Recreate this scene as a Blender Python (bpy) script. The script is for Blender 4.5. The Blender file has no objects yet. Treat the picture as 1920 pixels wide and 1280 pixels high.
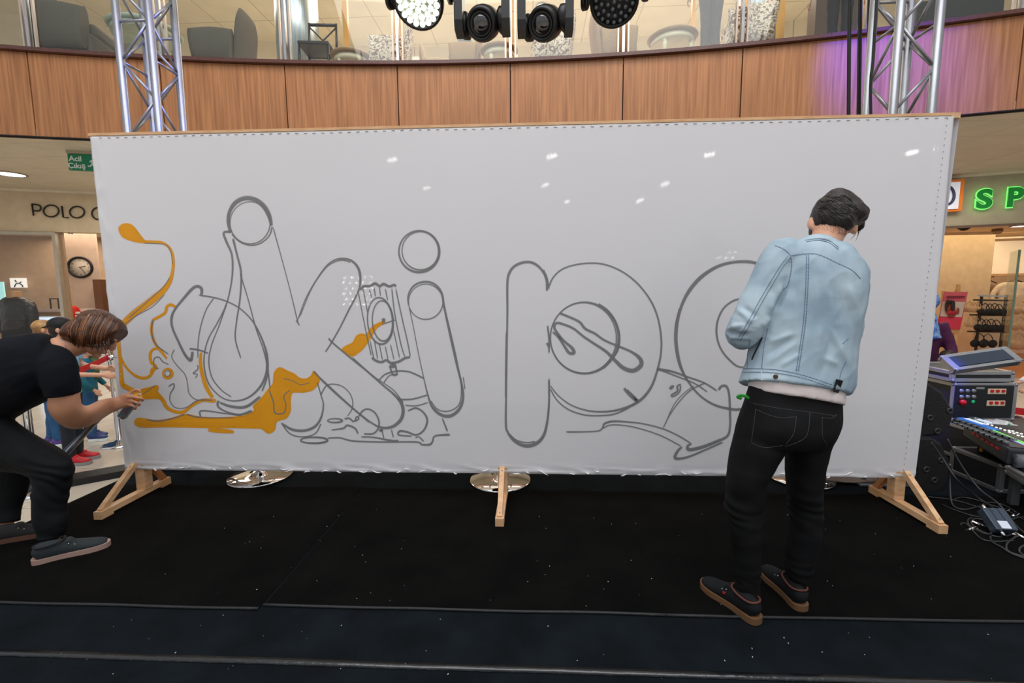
import bpy, bmesh, math, random
from mathutils import Vector as V, Matrix, noise
from mathutils.bvhtree import BVHTree
from mathutils.geometry import tessellate_polygon
random.seed(7)
scene = bpy.context.scene
C = scene.collection
PI = math.pi
# ------------------------------------------------------------------ camera
F = 853.0
CAM = V((0, 0, 1.36))
_p = math.atan(95/F); _y = math.atan(40/F); _r = .0074
FW = V((-math.sin(_y)*math.cos(_p), math.cos(_y)*math.cos(_p), -math.sin(_p)))
_r0 = V((math.cos(_y), math.sin(_y), 0)); _u0 = _r0.cross(FW)
RT = _r0*math.cos(_r) - _u0*math.sin(_r); UP = _u0*math.cos(_r) + _r0*math.sin(_r)
cd = bpy.data.cameras.new('camera'); cam = bpy.data.objects.new('camera', cd); C.objects.link(cam)
cd.sensor_width = 36; cd.lens = 36*F/1920; cd.clip_end = 200
m3 = Matrix((RT, UP, -FW)).transposed()
cam.matrix_world = Matrix.Translation(CAM) @ m3.to_4x4()
scene.camera = cam
# ------------------------------------------------------------------ colour management, world
scene.view_settings.view_transform = 'Standard'; scene.view_settings.look = 'None'
scene.view_settings.gamma = 1; scene.view_settings.use_curve_mapping = False
scene.view_settings.exposure = 0.0
w = bpy.data.worlds.new('world'); scene.world = w; w.use_nodes = True
w.node_tree.nodes['Background'].inputs[0].default_value = (.97, .98, 1, 1)
w.node_tree.nodes['Background'].inputs[1].default_value = .56
def area(name, loc, tgt, size, power, col=(1, 1, 1), sy=None):
    l = bpy.data.lights.new(name, 'AREA'); l.energy = power; l.color = col; l.size = size
    if sy: l.shape = 'RECTANGLE'; l.size_y = sy
    o = bpy.data.objects.new(name, l); C.objects.link(o); o.location = loc
    o.rotation_euler = (V(tgt)-V(loc)).to_track_quat('-Z', 'Y').to_euler(); return o
def spot(name, loc, tgt, power, col, ang=40, blend=.5, r=.05):
    l = bpy.data.lights.new(name, 'SPOT'); l.energy = power; l.color = col; l.spot_size = math.radians(ang)
    l.spot_blend = blend; l.shadow_soft_size = r
    o = bpy.data.objects.new(name, l); C.objects.link(o); o.location = loc
    o.rotation_euler = (V(tgt)-V(loc)).to_track_quat('-Z', 'Y').to_euler(); return o
area('atrium_top_fill', (0, -1, 10), (0, 1.5, 0), 9, 800, (1, .99, .99))  # broad overhead fill added to brighten stage and board; no skylight is built
area('upper_floor_lamps', (0, 9.3, 7.2), (0, 9.3, 4), 13, 400, (1, .9, .78), 2.5)
area('upper_edge_fill', (0, 4.6, 6.9), (0, 7.2, 4.6), 7, 70, (1, .86, .70), 1.0)  # unseen warm fill added to light the fronts of the upstairs furniture
area('left_shop_lamps', (-10.0, 9.9, 2.68), (-10.0, 9.9, 0), 3.2, 58, (1, .84, .68), 1.6)
area('right_shop_lamps', (9.6, 10.7, 2.54), (9.6, 10.7, 0), 3.0, 42, (1, .82, .52), 2.2)
area('soffit_lamps_left', (-6.6, 7.2, 3.3), (-6.6, 7.2, 0), 2.5, 95, (1, .9, .76), 1.2)
area('soffit_lamps_right', (6.2, 7.4, 3.3), (6.2, 7.4, 0), 2.5, 75, (1, .88, .72), 1.2)
spot('violet_stage_beam', (3.2, 4.2, 5.3), (4.3, 5.95, 3.95), 1250, (.025, .01, 1), 46, 1, .08)
spot('blue_stage_beam_left', (-1.2, 2.6, 3.9), (-2.8, 3.4, 2.9), 160, (.12, .16, 1), 30, .6)
spot('blue_stage_beam_right', (2.78, 2.98, 2.3), (3.28, 3.80, .58), 520, (.03, .07, 1), 13, .7)

# ------------------------------------------------------------------ pixel <-> place helpers (frame 1920x1280)
def ray(x, y): return FW + RT*((x-960)/F) - UP*((y-640)/F)
def atY(x, y, Y): d = ray(x, y); return CAM + d*(Y/d.y)
def atZ(x, y, Z): d = ray(x, y); return CAM + d*((Z-CAM.z)/d.z)
AX, AY = -.6, 6.43-25
def atR(x, y, R):
    d = ray(x, y); ox, oy = -AX, -AY
    a = d.x*d.x+d.y*d.y; b = 2*(ox*d.x+oy*d.y); c = ox*ox+oy*oy-R*R
    t = (-b+math.sqrt(b*b-4*a*c))/(2*a); return CAM+d*t
def arcang(P): return math.atan2(P[0]-AX, P[1]-AY)
def arcp(R, t, z): return V((AX+R*math.sin(t), AY+R*math.cos(t), z))
def depth(P): return (V(P)-CAM).dot(FW)

# ------------------------------------------------------------------ materials
def lin(c): return tuple(((v/255)/12.92 if v <= 10 else ((v/255+.055)/1.055)**2.4) for v in c)
_m = {}
def mat(name, col, rough=.5, metal=0, var=0, vs=8, stretch=(1, 1, 1), bump=0, bs=60, emit=None, es=0, coat=0, spec=.5, col2=None, sheen=0, detail=4):
    if name in _m: return _m[name]
    m = bpy.data.materials.new(name); m.use_nodes = True; nt = m.node_tree; N = nt.nodes; L = nt.links
    b = N['Principled BSDF']; c = lin(col)+(1,)
    b.inputs['Base Color'].default_value = c; b.inputs['Roughness'].default_value = rough
    b.inputs['Metallic'].default_value = metal; b.inputs['Specular IOR Level'].default_value = spec
    if coat: b.inputs['Coat Weight'].default_value = coat; b.inputs['Coat Roughness'].default_value = .08
    if sheen: b.inputs['Sheen Weight'].default_value = sheen
    tc = N.new('ShaderNodeTexCoord'); mp = N.new('ShaderNodeMapping'); L.new(tc.outputs['Object'], mp.inputs[0])
    mp.inputs['Scale'].default_value = stretch
    no = N.new('ShaderNodeTexNoise'); no.inputs['Scale'].default_value = vs; no.inputs['Detail'].default_value = detail
    L.new(mp.outputs[0], no.inputs[0])
    cr = N.new('ShaderNodeValToRGB'); L.new(no.outputs[0], cr.inputs[0])
    if col2: a, z = lin(col)+(1,), lin(col2)+(1,)
    else:
        v = var if var else .06
        a = tuple(x*(1-v) for x in c[:3])+(1,); z = tuple(min(1, x*(1+v)) for x in c[:3])+(1,)
    cr.color_ramp.elements[0].position = .32; cr.color_ramp.elements[1].position = .68
    cr.color_ramp.elements[0].color = a; cr.color_ramp.elements[1].color = z
    L.new(cr.outputs[0], b.inputs['Base Color'])
    if bump:
        n2 = N.new('ShaderNodeTexNoise'); n2.inputs['Scale'].default_value = bs; L.new(mp.outputs[0], n2.inputs[0])
        bp = N.new('ShaderNodeBump'); bp.inputs['Strength'].default_value = bump; bp.inputs['Distance'].default_value = .01
        L.new(n2.outputs[0], bp.inputs['Height']); L.new(bp.outputs[0], b.inputs['Normal'])
    if emit:
        b.inputs['Emission Color'].default_value = lin(emit)+(1,); b.inputs['Emission Strength'].default_value = es
    _m[name] = m; return m
def glass_mat(name, tint=(235, 245, 240), rough=.02, mixf=.10, k=.28):
    m = bpy.data.materials.new(name); m.use_nodes = True; nt = m.node_tree; N = nt.nodes; L = nt.links
    out = N['Material Output']; N.remove(N['Principled BSDF'])
    t = N.new('ShaderNodeBsdfTransparent'); t.inputs[0].default_value = lin(tint)+(1,)
    g = N.new('ShaderNodeBsdfGlossy'); g.inputs['Roughness'].default_value = rough
    mx = N.new('ShaderNodeMixShader'); lw = N.new('ShaderNodeLayerWeight'); lw.inputs[0].default_value = .25
    ma = N.new('ShaderNodeMath'); ma.operation = 'MULTIPLY_ADD'; ma.inputs[1].default_value = k; ma.inputs[2].default_value = mixf*.4
    L.new(lw.outputs['Fresnel'], ma.inputs[0]); L.new(ma.outputs[0], mx.inputs[0]); L.new(t.outputs[0], mx.inputs[1]); L.new(g.outputs[0], mx.inputs[2]); L.new(mx.outputs[0], out.inputs[0])
    return m
def floral_mat(name):
    m = mat(name, (222, 205, 190), .9, bump=.3, bs=90); N = m.node_tree.nodes; L = m.node_tree.links
    b = N['Principled BSDF']; tc = N['Texture Coordinate']
    no = N.new('ShaderNodeTexNoise'); no.inputs['Scale'].default_value = 16; no.inputs['Detail'].default_value = 2; no.inputs['Distortion'].default_value = 1.6
    L.new(tc.outputs['Object'], no.inputs[0]); cr = N.new('ShaderNodeValToRGB'); L.new(no.outputs[0], cr.inputs[0])
    e = cr.color_ramp; e.elements[0].position = .40; e.elements[0].color = lin((120, 84, 66))+(1,)
    e.elements[1].position = .50; e.elements[1].color = lin((244, 218, 194))+(1,)
    x = e.elements.new(.45); x.color = lin((165, 125, 105))+(1,)
    y = e.elements.new(.60); y.color = lin((250, 232, 212))+(1,)
    z = e.elements.new(.66); z.color = lin((160, 112, 84))+(1,)
    L.new(cr.outputs[0], b.inputs['Base Color']); return m
def lines_mat(name, col, groove, spx, spy, wd=.012, rough=.3, axes=(0, 1), var=.05):
    """tiled surface with thin joints, laid in object space"""
    m = mat(name, col, rough, var=var, vs=3); N = m.node_tree.nodes; L = m.node_tree.links; b = N['Principled BSDF']
    tc = N['Texture Coordinate']; sp = N.new('ShaderNodeSeparateXYZ'); L.new(tc.outputs['Object'], sp.inputs[0]); prev = None
    for ax, s in zip(axes, (spx, spy)):
        if not s: continue
        d = N.new('ShaderNodeMath'); d.operation = 'DIVIDE'; d.inputs[1].default_value = s; L.new(sp.outputs[ax], d.inputs[0])
        f = N.new('ShaderNodeMath'); f.operation = 'FRACT'; L.new(d.outputs[0], f.inputs[0])
        c = N.new('ShaderNodeMath'); c.operation = 'LESS_THAN'; c.inputs[1].default_value = wd/s; L.new(f.outputs[0], c.inputs[0])
        if prev:
            mx = N.new('ShaderNodeMath'); mx.operation = 'MAXIMUM'; L.new(prev.outputs[0], mx.inputs[0]); L.new(c.outputs[0], mx.inputs[1]); prev = mx
        else: prev = c
    mi = N.new('ShaderNodeMix'); mi.data_type = 'RGBA'; L.new(prev.outputs[0], mi.inputs[0])
    L.new(N['Color Ramp'].outputs[0], mi.inputs[6]); mi.inputs[7].default_value = lin(groove)+(1,); L.new(mi.outputs[2], b.inputs['Base Color'])
    return m

# ------------------------------------------------------------------ object helpers
def wm(o):
    m = o.matrix_basis.copy() if not o.parent else wm(o.parent) @ o.matrix_parent_inverse @ o.matrix_basis
    return m
def link(name, me, material, parent=None, world=True):
    o = bpy.data.objects.new(name, me); C.objects.link(o)
    if material: me.materials.append(material)
    if parent:
        o.parent = parent
        if world: o.matrix_parent_inverse = wm(parent).inverted()
    return o
def thing(name, label, cat, loc=(0, 0, 0), group=None, rotz=0):
    o = bpy.data.objects.new(name, None); C.objects.link(o); o.location = loc; o.rotation_euler = (0, 0, rotz)
    o.empty_display_size = .1; return tag(o, label, cat, group)
def tag(o, label, cat, group=None, kind=None):
    if label: o['label'] = label
    if cat: o['category'] = cat
    if group: o['group'] = group
    if kind: o['kind'] = kind
    return o
def struct(o): o['kind'] = 'structure'; return o
def copy_tree(o, parent=None):
    c = o.copy(); C.objects.link(c); c.parent = parent
    for ch in [x for x in bpy.data.objects if x.parent == o]: copy_tree(ch, c)
    return c
def cr_pts(pts, n=6, closed=False):
    """Catmull-Rom through tuples of any length"""
    out = []; P = [tuple(p) for p in pts]; k = len(P)
    if k < 3 and not closed:
        return [tuple(P[0][i]+(P[1][i]-P[0][i])*j/n for i in range(len(P[0]))) for j in range(n+1)]
    rng = k if closed else k-1
    for i in range(rng):
        p1 = P[i]; p2 = P[(i+1) % k]
        p0 = P[i-1] if (i > 0 or closed) else tuple(2*a-b for a, b in zip(p1, p2))
        p3 = P[(i+2) % k] if (i+2 < k or closed) else tuple(2*b-a for a, b in zip(p1, p2))
        for j in range(n):
            t = j/n
            out.append(tuple(.5*((2*b)+(c-a)*t+(2*a-5*b+4*c-d)*t*t+(3*b-a-3*c+d)*t**3) for a, b, c, d in zip(p0, p1, p2, p3)))
    if not closed: out.append(P[-1])
    return out
class MB:
    def __init__(s): s.v = []; s.f = []; s.sm = []
    def add(s, vs, fs, smooth=False):
        n = len(s.v); s.v += [V(a) for a in vs]; s.f += [tuple(i+n for i in f) for f in fs]; s.sm += [smooth]*len(fs); return s
    def box(s, c, d, R=None, bev=0):
        x, y, z = d[0]/2, d[1]/2, d[2]/2
        if bev:
            b = bmesh.new(); bmesh.ops.create_cube(b, size=1)
            for q in b.verts: q.co = V((q.co.x*d[0], q.co.y*d[1], q.co.z*d[2]))
            bmesh.ops.bevel(b, geom=b.edges[:], offset=bev, segments=2, affect='EDGES', profile=.5)
            b.verts.index_update(); vs = [q.co.copy() for q in b.verts]; fs = [tuple(q.index for q in f.verts) for f in b.faces]; b.free()
        else:
            vs = [V((a*x, b*y, e*z)) for a in (-1, 1) for b in (-1, 1) for e in (-1, 1)]
            fs = [(0, 1, 3, 2), (4, 6, 7, 5), (0, 4, 5, 1), (2, 3, 7, 6), (0, 2, 6, 4), (1, 5, 7, 3)]
        if R is not None: vs = [R @ q for q in vs]
        return s.add([q+V(c) for q in vs], fs)
    def beam(s, a, b, w, h, side=V((1, 0, 0)), bev=0):
        a, b = V(a), V(b); t = (b-a); L = t.length; t.normalize()
        sd = (V(side)-t*V(side).dot(t)).normalized(); n = t.cross(sd)
        R = Matrix((sd, n, t)).transposed()
        return s.box((a+b)/2, (w, h, L), R, bev)
    def limb(s, pts, rad, side=V((1, 0, 0)), seg=14, n=4, caps=True, smooth=True):
        """tube through pts; rad: float or (a,b) half sizes across / along the normal"""
        R = [(r, r) if not isinstance(r, (tuple, list)) else r for r in rad]
        P = cr_pts([tuple(p)+tuple(r) for p, r in zip(pts, R)], n) if n > 1 and len(pts) > 2 else [tuple(p)+tuple(r) for p, r in zip(pts, R)]
        k = len(P); base = []; prevs = V(side)
        for i, q in enumerate(P):
            t = V(P[min(i+1, k-1)][:3])-V(P[max(i-1, 0)][:3]); t.normalize()
            sd = prevs-t*prevs.dot(t)
            if sd.length < 1e-3: sd = t.orthogonal()
            sd.normalize(); prevs = sd; nn = t.cross(sd)
            base.append([V(q[:3])+sd*(q[3]*math.cos(2*PI*j/seg))+nn*(q[4]*math.sin(2*PI*j/seg)) for j in range(seg)])
        return s.rings(base, caps, smooth)
    def rings(s, rs, caps=True, smooth=True, closed=False):
        seg = len(rs[0]); k = len(rs); fs = []
        for i in range(k if closed else k-1):
            for j in range(seg):
                a, b = i*seg+j, i*seg+(j+1) % seg; c, d = ((i+1) % k)*seg+(j+1) % seg, ((i+1) % k)*seg+j
                fs.append((a, b, c, d))
        vs = [p for r in rs for p in r]; s.add(vs, fs, smooth)
        if caps and not closed:
            n = len(s.v)-len(vs); s.f.append(tuple(n+j for j in reversed(range(seg)))); s.sm.append(False)
            s.f.append(tuple(n+(k-1)*seg+j for j in range(seg))); s.sm.append(False)
        return s
    def tube(s, pts, r, seg=8, n=1, closed=False):
        if closed:
            P = [V(p) for p in (cr_pts(pts, n, True) if n > 1 else pts)]; k = len(P); rs = []; pv = None
            for i in range(k):
                t = (P[(i+1) % k]-P[i-1]).normalized(); sd = (pv if pv else t.orthogonal()); sd = (sd-t*sd.dot(t)).normalized(); pv = sd; nn = t.cross(sd)
                rs.append([P[i]+(sd*math.cos(2*PI*j/seg)+nn*math.sin(2*PI*j/seg))*r for j in range(seg)])
            return s.rings(rs, False, True, True)
        return s.limb(pts, [r]*len(pts), V((.3, .2, .9)), seg, n)
    def ell(s, c, r, R=None, seg=20, rng=12):
        if not isinstance(r, (tuple, list)): r = (r, r, r)
        vs = [V((0, 0, -r[2]))]; fs = []
        for i in range(1, rng):
            a = -PI/2+PI*i/rng
            for j in range(seg): t = 2*PI*j/seg; vs.append(V((r[0]*math.cos(a)*math.cos(t), r[1]*math.cos(a)*math.sin(t), r[2]*math.sin(a))))
        vs.append(V((0, 0, r[2]))); e = len(vs)-1
        for j in range(seg): fs.append((0, 1+(j+1) % seg, 1+j)); fs.append((e, e-seg+j, e-seg+(j+1) % seg))
        for i in range(rng-2):
            for j in range(seg): a = 1+i*seg; fs.append((a+j, a+(j+1) % seg, a+seg+(j+1) % seg, a+seg+j))
        if R is not None: vs = [R @ q for q in vs]
        return s.add([q+V(c) for q in vs], fs, True)
    def lathe(s, prof, c=(0, 0, 0), axis=V((0, 0, 1)), seg=24, smooth=True):
        q = V((0, 0, 1)).rotation_difference(V(axis).normalized()); rs = []
        for r, z in prof: rs.append([V(c)+q @ V((max(r, 1e-5)*math.cos(2*PI*j/seg), max(r, 1e-5)*math.sin(2*PI*j/seg), z)) for j in range(seg)])
        return s.rings(rs, True, smooth)
    def prism(s, out, z0, z1, M=None):
        k = len(out); vs = [V((x, y, z0)) for x, y in out]+[V((x, y, z1)) for x, y in out]
        tris = tessellate_polygon([[V((x, y, 0)) for x, y in out]])
        fs = [tuple(t) for t in tris]+[tuple(i+k for i in reversed(t)) for t in tris]+[(i, (i+1) % k, (i+1) % k+k, i+k) for i in range(k)]
        if M is not None: vs = [M @ q for q in vs]
        return s.add(vs, fs)
    def mesh(s, name='m'):
        me = bpy.data.meshes.new(name); me.from_pydata([tuple(a) for a in s.v], [], s.f); me.update()
        for p, q in zip(me.polygons, s.sm): p.use_smooth = q
        bm = bmesh.new(); bm.from_mesh(me); bmesh.ops.recalc_face_normals(bm, faces=bm.faces[:]); bm.to_mesh(me); bm.free(); return me
    def build(s, name, material, parent=None, world=True): return link(name, s.mesh(name), material, parent, world)
    def organic(s, name, material, parent=None, vox=.01, sm=6, fn=None, world=True, fac=.5, clip=None):
        me = s.mesh(name); t = bpy.data.objects.new('tmp', me); C.objects.link(t)
        r = t.modifiers.new('r', 'REMESH'); r.mode = 'VOXEL'; r.voxel_size = vox
        q = t.modifiers.new('s', 'SMOOTH'); q.iterations = sm; q.factor = fac
        dg = bpy.context.evaluated_depsgraph_get(); dg.update(); new = bpy.data.meshes.new_from_object(t.evaluated_get(dg))
        bpy.data.objects.remove(t); bpy.data.meshes.remove(me); new.name = name
        if fn:
            ns = [v.normal.copy() for v in new.vertices]
            for v, n_ in zip(new.vertices, ns): v.co = v.co + n_*fn(v.co, n_)
        if clip:
            bm = bmesh.new(); bm.from_mesh(new); bmesh.ops.delete(bm, geom=[f for f in bm.faces if clip(f.calc_center_median())], context='FACES'); bm.to_mesh(new); bm.free()
        for p in new.polygons: p.use_smooth = True
        new.update(); new.materials.clear(); return link(name, new, material, parent, world)
def edgerings(rows, seg=20, n=3, pw=2.0):
    """rows: (Lx,Ly,Rx,Ry,Y,half depth[,dY]) silhouette edges in the photograph at distance Y -> closed rings"""
    R = [tuple(r) if len(r) > 6 else tuple(r)+(0,) for r in rows]
    R = cr_pts(R, n); P = []
    for (lx, ly, rx, ry, Y, d, dY) in R: P.append((atY(lx, ly, Y-dY), atY(rx, ry, Y+dY), d))
    out = []
    for i, (a, b, d) in enumerate(P):
        i0, i1 = max(i-1, 0), min(i+1, len(P)-1)
        t = ((P[i1][0]+P[i1][1])-(P[i0][0]+P[i0][1])).normalized(); s = (b-a)/2; nn = t.cross(s.normalized()).normalized(); c = (a+b)/2
        ring = []
        for j in range(seg):
            u, v = math.cos(2*PI*j/seg), math.sin(2*PI*j/seg)
            if pw != 2: u = math.copysign(abs(u)**(2/pw), u); v = math.copysign(abs(v)**(2/pw), v)
            ring.append(c+s*u+nn*(v*d))
        out.append(ring)
    return out
def text_mesh(txt, size, extrude=.01, offset=0):
    cu = bpy.data.curves.new('t', 'FONT'); cu.body = txt; cu.size = size; cu.extrude = extrude; cu.align_x = 'CENTER'; cu.offset = offset
    t = bpy.data.objects.new('t', cu); C.objects.link(t); dg = bpy.context.evaluated_depsgraph_get(); dg.update()
    me = bpy.data.meshes.new_from_object(t.evaluated_get(dg)); bpy.data.objects.remove(t); me.materials.clear(); return me
def text(txt, name, size, loc, rotz, material, parent, ex=.01, sx=1, offset=0, R=None):
    me = text_mesh(txt, size, ex, offset)
    M = Matrix.Translation(loc) @ (R if R is not None else Matrix.Rotation(rotz, 4, 'Z') @ Matrix.Rotation(PI/2, 4, 'X')) @ Matrix.Diagonal((sx, 1, 1, 1))
    me.transform(M); return link(name, me, material, parent)
# ================================================================== SETTING
oak = mat('fascia_wood', (188, 130, 84), .45, vs=5, stretch=(7, 7, .25), col2=(150, 98, 60), bump=.03, bs=40, detail=6)
M_floor = lines_mat('mall_tiles', (200, 190, 174), (150, 142, 130), .8, .8, .008, .16)
M_shopfloor = mat('shop_wood_floor', (196, 120, 62), .3, var=.15, vs=4, stretch=(1, 8, 1))
M_stage = mat('stage_navy_carpet', (18, 24, 29), .95, vs=5, var=.3, bump=.5, bs=500, spec=.08)
M_black = mat('black_carpet', (8, 8, 8), .95, vs=4, col2=(15, 15, 14), bump=.6, bs=350, spec=.06)
M_ceil = lines_mat('perforated_ceiling', (205, 196, 178), (170, 160, 145), 1.2, .6, .008, .7)
def add_perf(m):
    N = m.node_tree.nodes; L = m.node_tree.links; b = N['Principled BSDF']
    v = N.new('ShaderNodeTexVoronoi'); v.inputs['Scale'].default_value = 26; v.inputs['Randomness'].default_value = 0
    L.new(N['Texture Coordinate'].outputs['Object'], v.inputs['Vector'])
    c = N.new('ShaderNodeMath'); c.operation = 'LESS_THAN'; c.inputs[1].default_value = .24; L.new(v.outputs['Distance'], c.inputs[0])
    mi = N.new('ShaderNodeMix'); mi.data_type = 'RGBA'; src = b.inputs['Base Color'].links[0].from_socket
    ml = N.new('ShaderNodeMath'); ml.operation = 'MULTIPLY'; ml.inputs[1].default_value = .3; L.new(c.outputs[0], ml.inputs[0])
    L.new(ml.outputs[0], mi.inputs[0]); L.new(src, mi.inputs[6]); mi.inputs[7].default_value = lin((90, 82, 70))+(1,); L.new(mi.outputs[2], b.inputs['Base Color'])
add_perf(M_ceil)
M_plaster = mat('warm_plaster', (214, 200, 176), .8)
M_cream = mat('cream_plaster', (228, 218, 200), .8)
M_granite = mat('dark_granite', (92, 58, 52), .25, vs=120, var=.4)
M_dark = mat('shadow_gap', (24, 20, 20), .8)
ZC, ZF = 3.36, 4.40
def arcband(R0, R1, z0, z1, t0, t1, n=40):
    rs = []
    for i in range(n+1):
        t = t0+(t1-t0)*i/n; rs.append([arcp(R0, t, z0), arcp(R1, t, z0), arcp(R1, t, z1), arcp(R0, t, z1)])
    return MB().rings(rs, True, False)
T0, T1 = -.50, .50
struct(MB().box((0, 8, -.36), (60, 60, .12)).build('floor', M_floor))
struct(arcband(25.02, 29.3, ZC, ZC+.1, T0, T1).build('ceiling', M_ceil))
struct(arcband(25.03, 34, ZF-.1, ZF, T0, T1).build('floor_upper', mat('upper_floor_stone', (214, 200, 180), .3)))
struct(arcband(25.1, 31, 7.5, 7.6, T0, T1).build('ceiling_upper', lines_mat('upper_ceiling_tiles', (232, 220, 200), (190, 175, 150), 1.2, 1.2, .02, .7)))
struct(arcband(30.8, 31, ZF, 7.5, T0, T1).build('wall_upper', lines_mat('upper_wall', (226, 212, 190), (170, 150, 130), 1.5, 0, .02, .5)))
# balcony fascia: black carcass, timber panels with open joints, granite coping
seams = [arcang(atR(x, y, 25)) for x, y in ((57, 160), (303, 170), (536, 170), (746, 170), (957, 170), (1168, 170), (1390, 160), (1625, 130))]
d = (seams[-1]-seams[0])/7
allseams = [seams[0]-d*k for k in (4, 3, 2, 1)]+seams+[seams[-1]+d*k for k in (1, 2, 3, 4)]
wf = struct(arcband(25.03, 25.07, ZC-.012, ZF-.02, T0, T1).build('wall_balcony', M_dark))
for a, b in zip(allseams[:-1], allseams[1:]):
    g = .0003
    arcband(25.0, 25.03, ZC+.0, ZF-.035, a+g, b-g, 6).build('timber_panel', oak, wf)
arcband(24.985, 25.0, ZC-.012, ZC, T0, T1).build('shadow_trim', M_dark, wf)
arcband(24.94, 25.3, ZF-.03, ZF+.012, T0, T1).build('granite_coping', M_granite, wf)
# glass balustrade
M_glass = glass_mat('balustrade_glass', (246, 251, 249), .01, .10)
M_steel = mat('brushed_steel', (200, 200, 202), .3, 1)
M_steelw = mat('satin_steel_clamp', (205, 190, 178), .4, .6)
bal = thing('glass_balustrade', 'curved frameless glass balustrade with steel posts along the upper balcony edge', 'balustrade', arcp(25.1, 0, ZF))
for a, b in zip(allseams[:-1], allseams[1:]):
    arcband(25.11, 25.122, ZF+.03, ZF+1.0, a+.0022, b-.0022, 6).build('glass_pane', M_glass, bal)
for a in allseams:
    MB().beam(arcp(25.08, a, ZF), arcp(25.08, a, ZF+1.05), .035, .05).build('post', M_steel, bal)
    for s in (-1, 1): MB().beam(arcp(25.09, a+s*.0026, ZF+.05), arcp(25.09, a+s*.0026, ZF+1.0), .022, .03).build('clamp_strip', M_steelw, bal)
MB().tube([arcp(25.1, T0+(T1-T0)*i/60, ZF+1.06) for i in range(61)], .025).build('handrail', M_steel, bal)
# storefront wall (arc) : fascia above openings
tL = arcang(atR(172, 436, 28.6)); tR = arcang(atR(1770, 420, 28.6))
wl = struct(arcband(28.6, 28.8, 2.57, ZC, T0, -.02).build('wall_left', mat('left_shop_fascia', (206, 188, 160), .7)))
wr = struct(arcband(28.6, 28.8, 2.47, ZC, -.02, T1).build('wall_right', mat('right_shop_fascia', (168, 162, 142), .6)))
arcband(28.56, 28.6, 2.43, 2.47, .0, T1).build('metal_edge', mat('bronze_edge', (120, 100, 86), .35, .7), wr)
arcband(28.58, 28.62, ZC-.04, ZC, T0, T1).build('cove_trim', M_cream, wl)
struct(arcband(28.6, 28.8, -.3, 2.52, -.26, .22).build('wall_back', M_plaster))
# left shop shell
struct(arcband(31.3, 31.5, -.3, ZC, T0, -.1).build('wall_shop_left', mat('taupe_wall', (186, 158, 130), .75)))
struct(arcband(28.8, 31.3, 2.75, 2.8, T0, -.1).build('ceiling_shop_left', M_cream))
# right shop shell
struct(arcband(28.82, 34, -.299, -.285, .1, T1).build('floor_shop_right', M_shopfloor))
struct(arcband(28.8, 34, 2.6, 2.65, .1, T1).build('ceiling_shop_right', mat('shop_ceiling', (222, 196, 158), .7)))
struct(arcband(33, 33.2, -.3, 2.6, .1, T1).build('wall_shop_right', mat('shop_cream_wall', (238, 214, 178), .7)))
pa, pb = atR(1735, 600, 31.2), atR(1846, 600, 31.5)
pw = MB().beam(V((pa.x, pa.y, 1.15)), V((pb.x, pb.y, 1.15)), 2.9, .1, V((0, 0, 1))); struct(pw.build('wall_shop_partition', mat('partition_plaster', (226, 198, 160), .8)))
# left shop front window: frame, mullion and pane
M_alu = mat('aluminium_frame', (188, 178, 162), .4, .5)
win = struct(arcband(28.55, 28.66, 2.50, 2.56, T0, arcang(atR(100, 433, 28.6))).build('window_1', M_alu))
ta = arcang(atR(99, 436, 28.6)); tb = arcang(atR(110, 436, 28.6))
arcband(28.55, 28.68, -.3, 2.56, ta, ta+.0020, 2).build('window_frame', M_alu, win)
arcband(28.60, 28.64, -.3, 2.50, T0, ta, 20).build('window_pane', glass_mat('shop_glass', (247, 247, 246), .01, .08, .12), win)
struct(arcband(28.68, 28.74, -.3, 2.57, ta+.0020, ta+.0034, 2).build('trim_1', mat('door_jamb', (160, 132, 104), .6)))

# ================================================================== STAGE
stage = tag(MB().box((1.475, 2.3, -.151), (9.05, 4.2, .298)).build('stage_platform', M_stage), 'low black stage platform covered in dark navy carpet', 'stage')
carp = []
def carpet(x0, x1, y0, y1, label, dy0=0, dy1=0):
    nx, ny = 60, 30; mb = MB(); vs = []
    for j in range(ny+1):
        for i in range(nx+1):
            u, v = i/nx, j/ny; x = x0+(x1-x0)*u; ya = y0+dy0*u+.012*noise.noise(V((x*1.7, 0, 3))); yb = y1+dy1*u+.015*noise.noise(V((x*2, 5, 3)))
            y = ya+(yb-ya)*v
            h = .006+.0025*(noise.noise(V((x*2.2, y*3, 1)))+.5*noise.noise(V((x*7, y*5, 2))))
            if i in (0, nx) or j in (0, ny): h = .001
            vs.append(V((x, y, max(h, .001))))
    fs = [(j*(nx+1)+i, j*(nx+1)+i+1, (j+1)*(nx+1)+i+1, (j+1)*(nx+1)+i) for j in range(ny) for i in range(nx)]
    mb.add(vs, fs, True); root = thing('carpet', label, 'carpet', ((x0+x1)/2, (y0+y1)/2, 0), 'black carpet lengths on the stage')
    mb.build('pile', M_black, root)
    edge = [vs[i]+V((0, -.003, .003)) for i in range(0, nx+1, 2)]
    MB().tube(edge, .0065, 6).build('bound_edge', mat('carpet_edging', (26, 28, 30), .6, bump=.3), root)
    return root
carpet(-3.04, -1.19, 1.772, 3.0, 'black carpet length on stage at the left, under the painter in the t-shirt', .005)
carpet(-1.18, .56, 1.80, 2.985, 'black carpet length in the middle of the stage, under the centre wooden foot', .0)
carpet(.545, 4.6, 1.80, 2.99, 'black carpet length on stage at the right, under the man in the denim jacket', .03)
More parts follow.
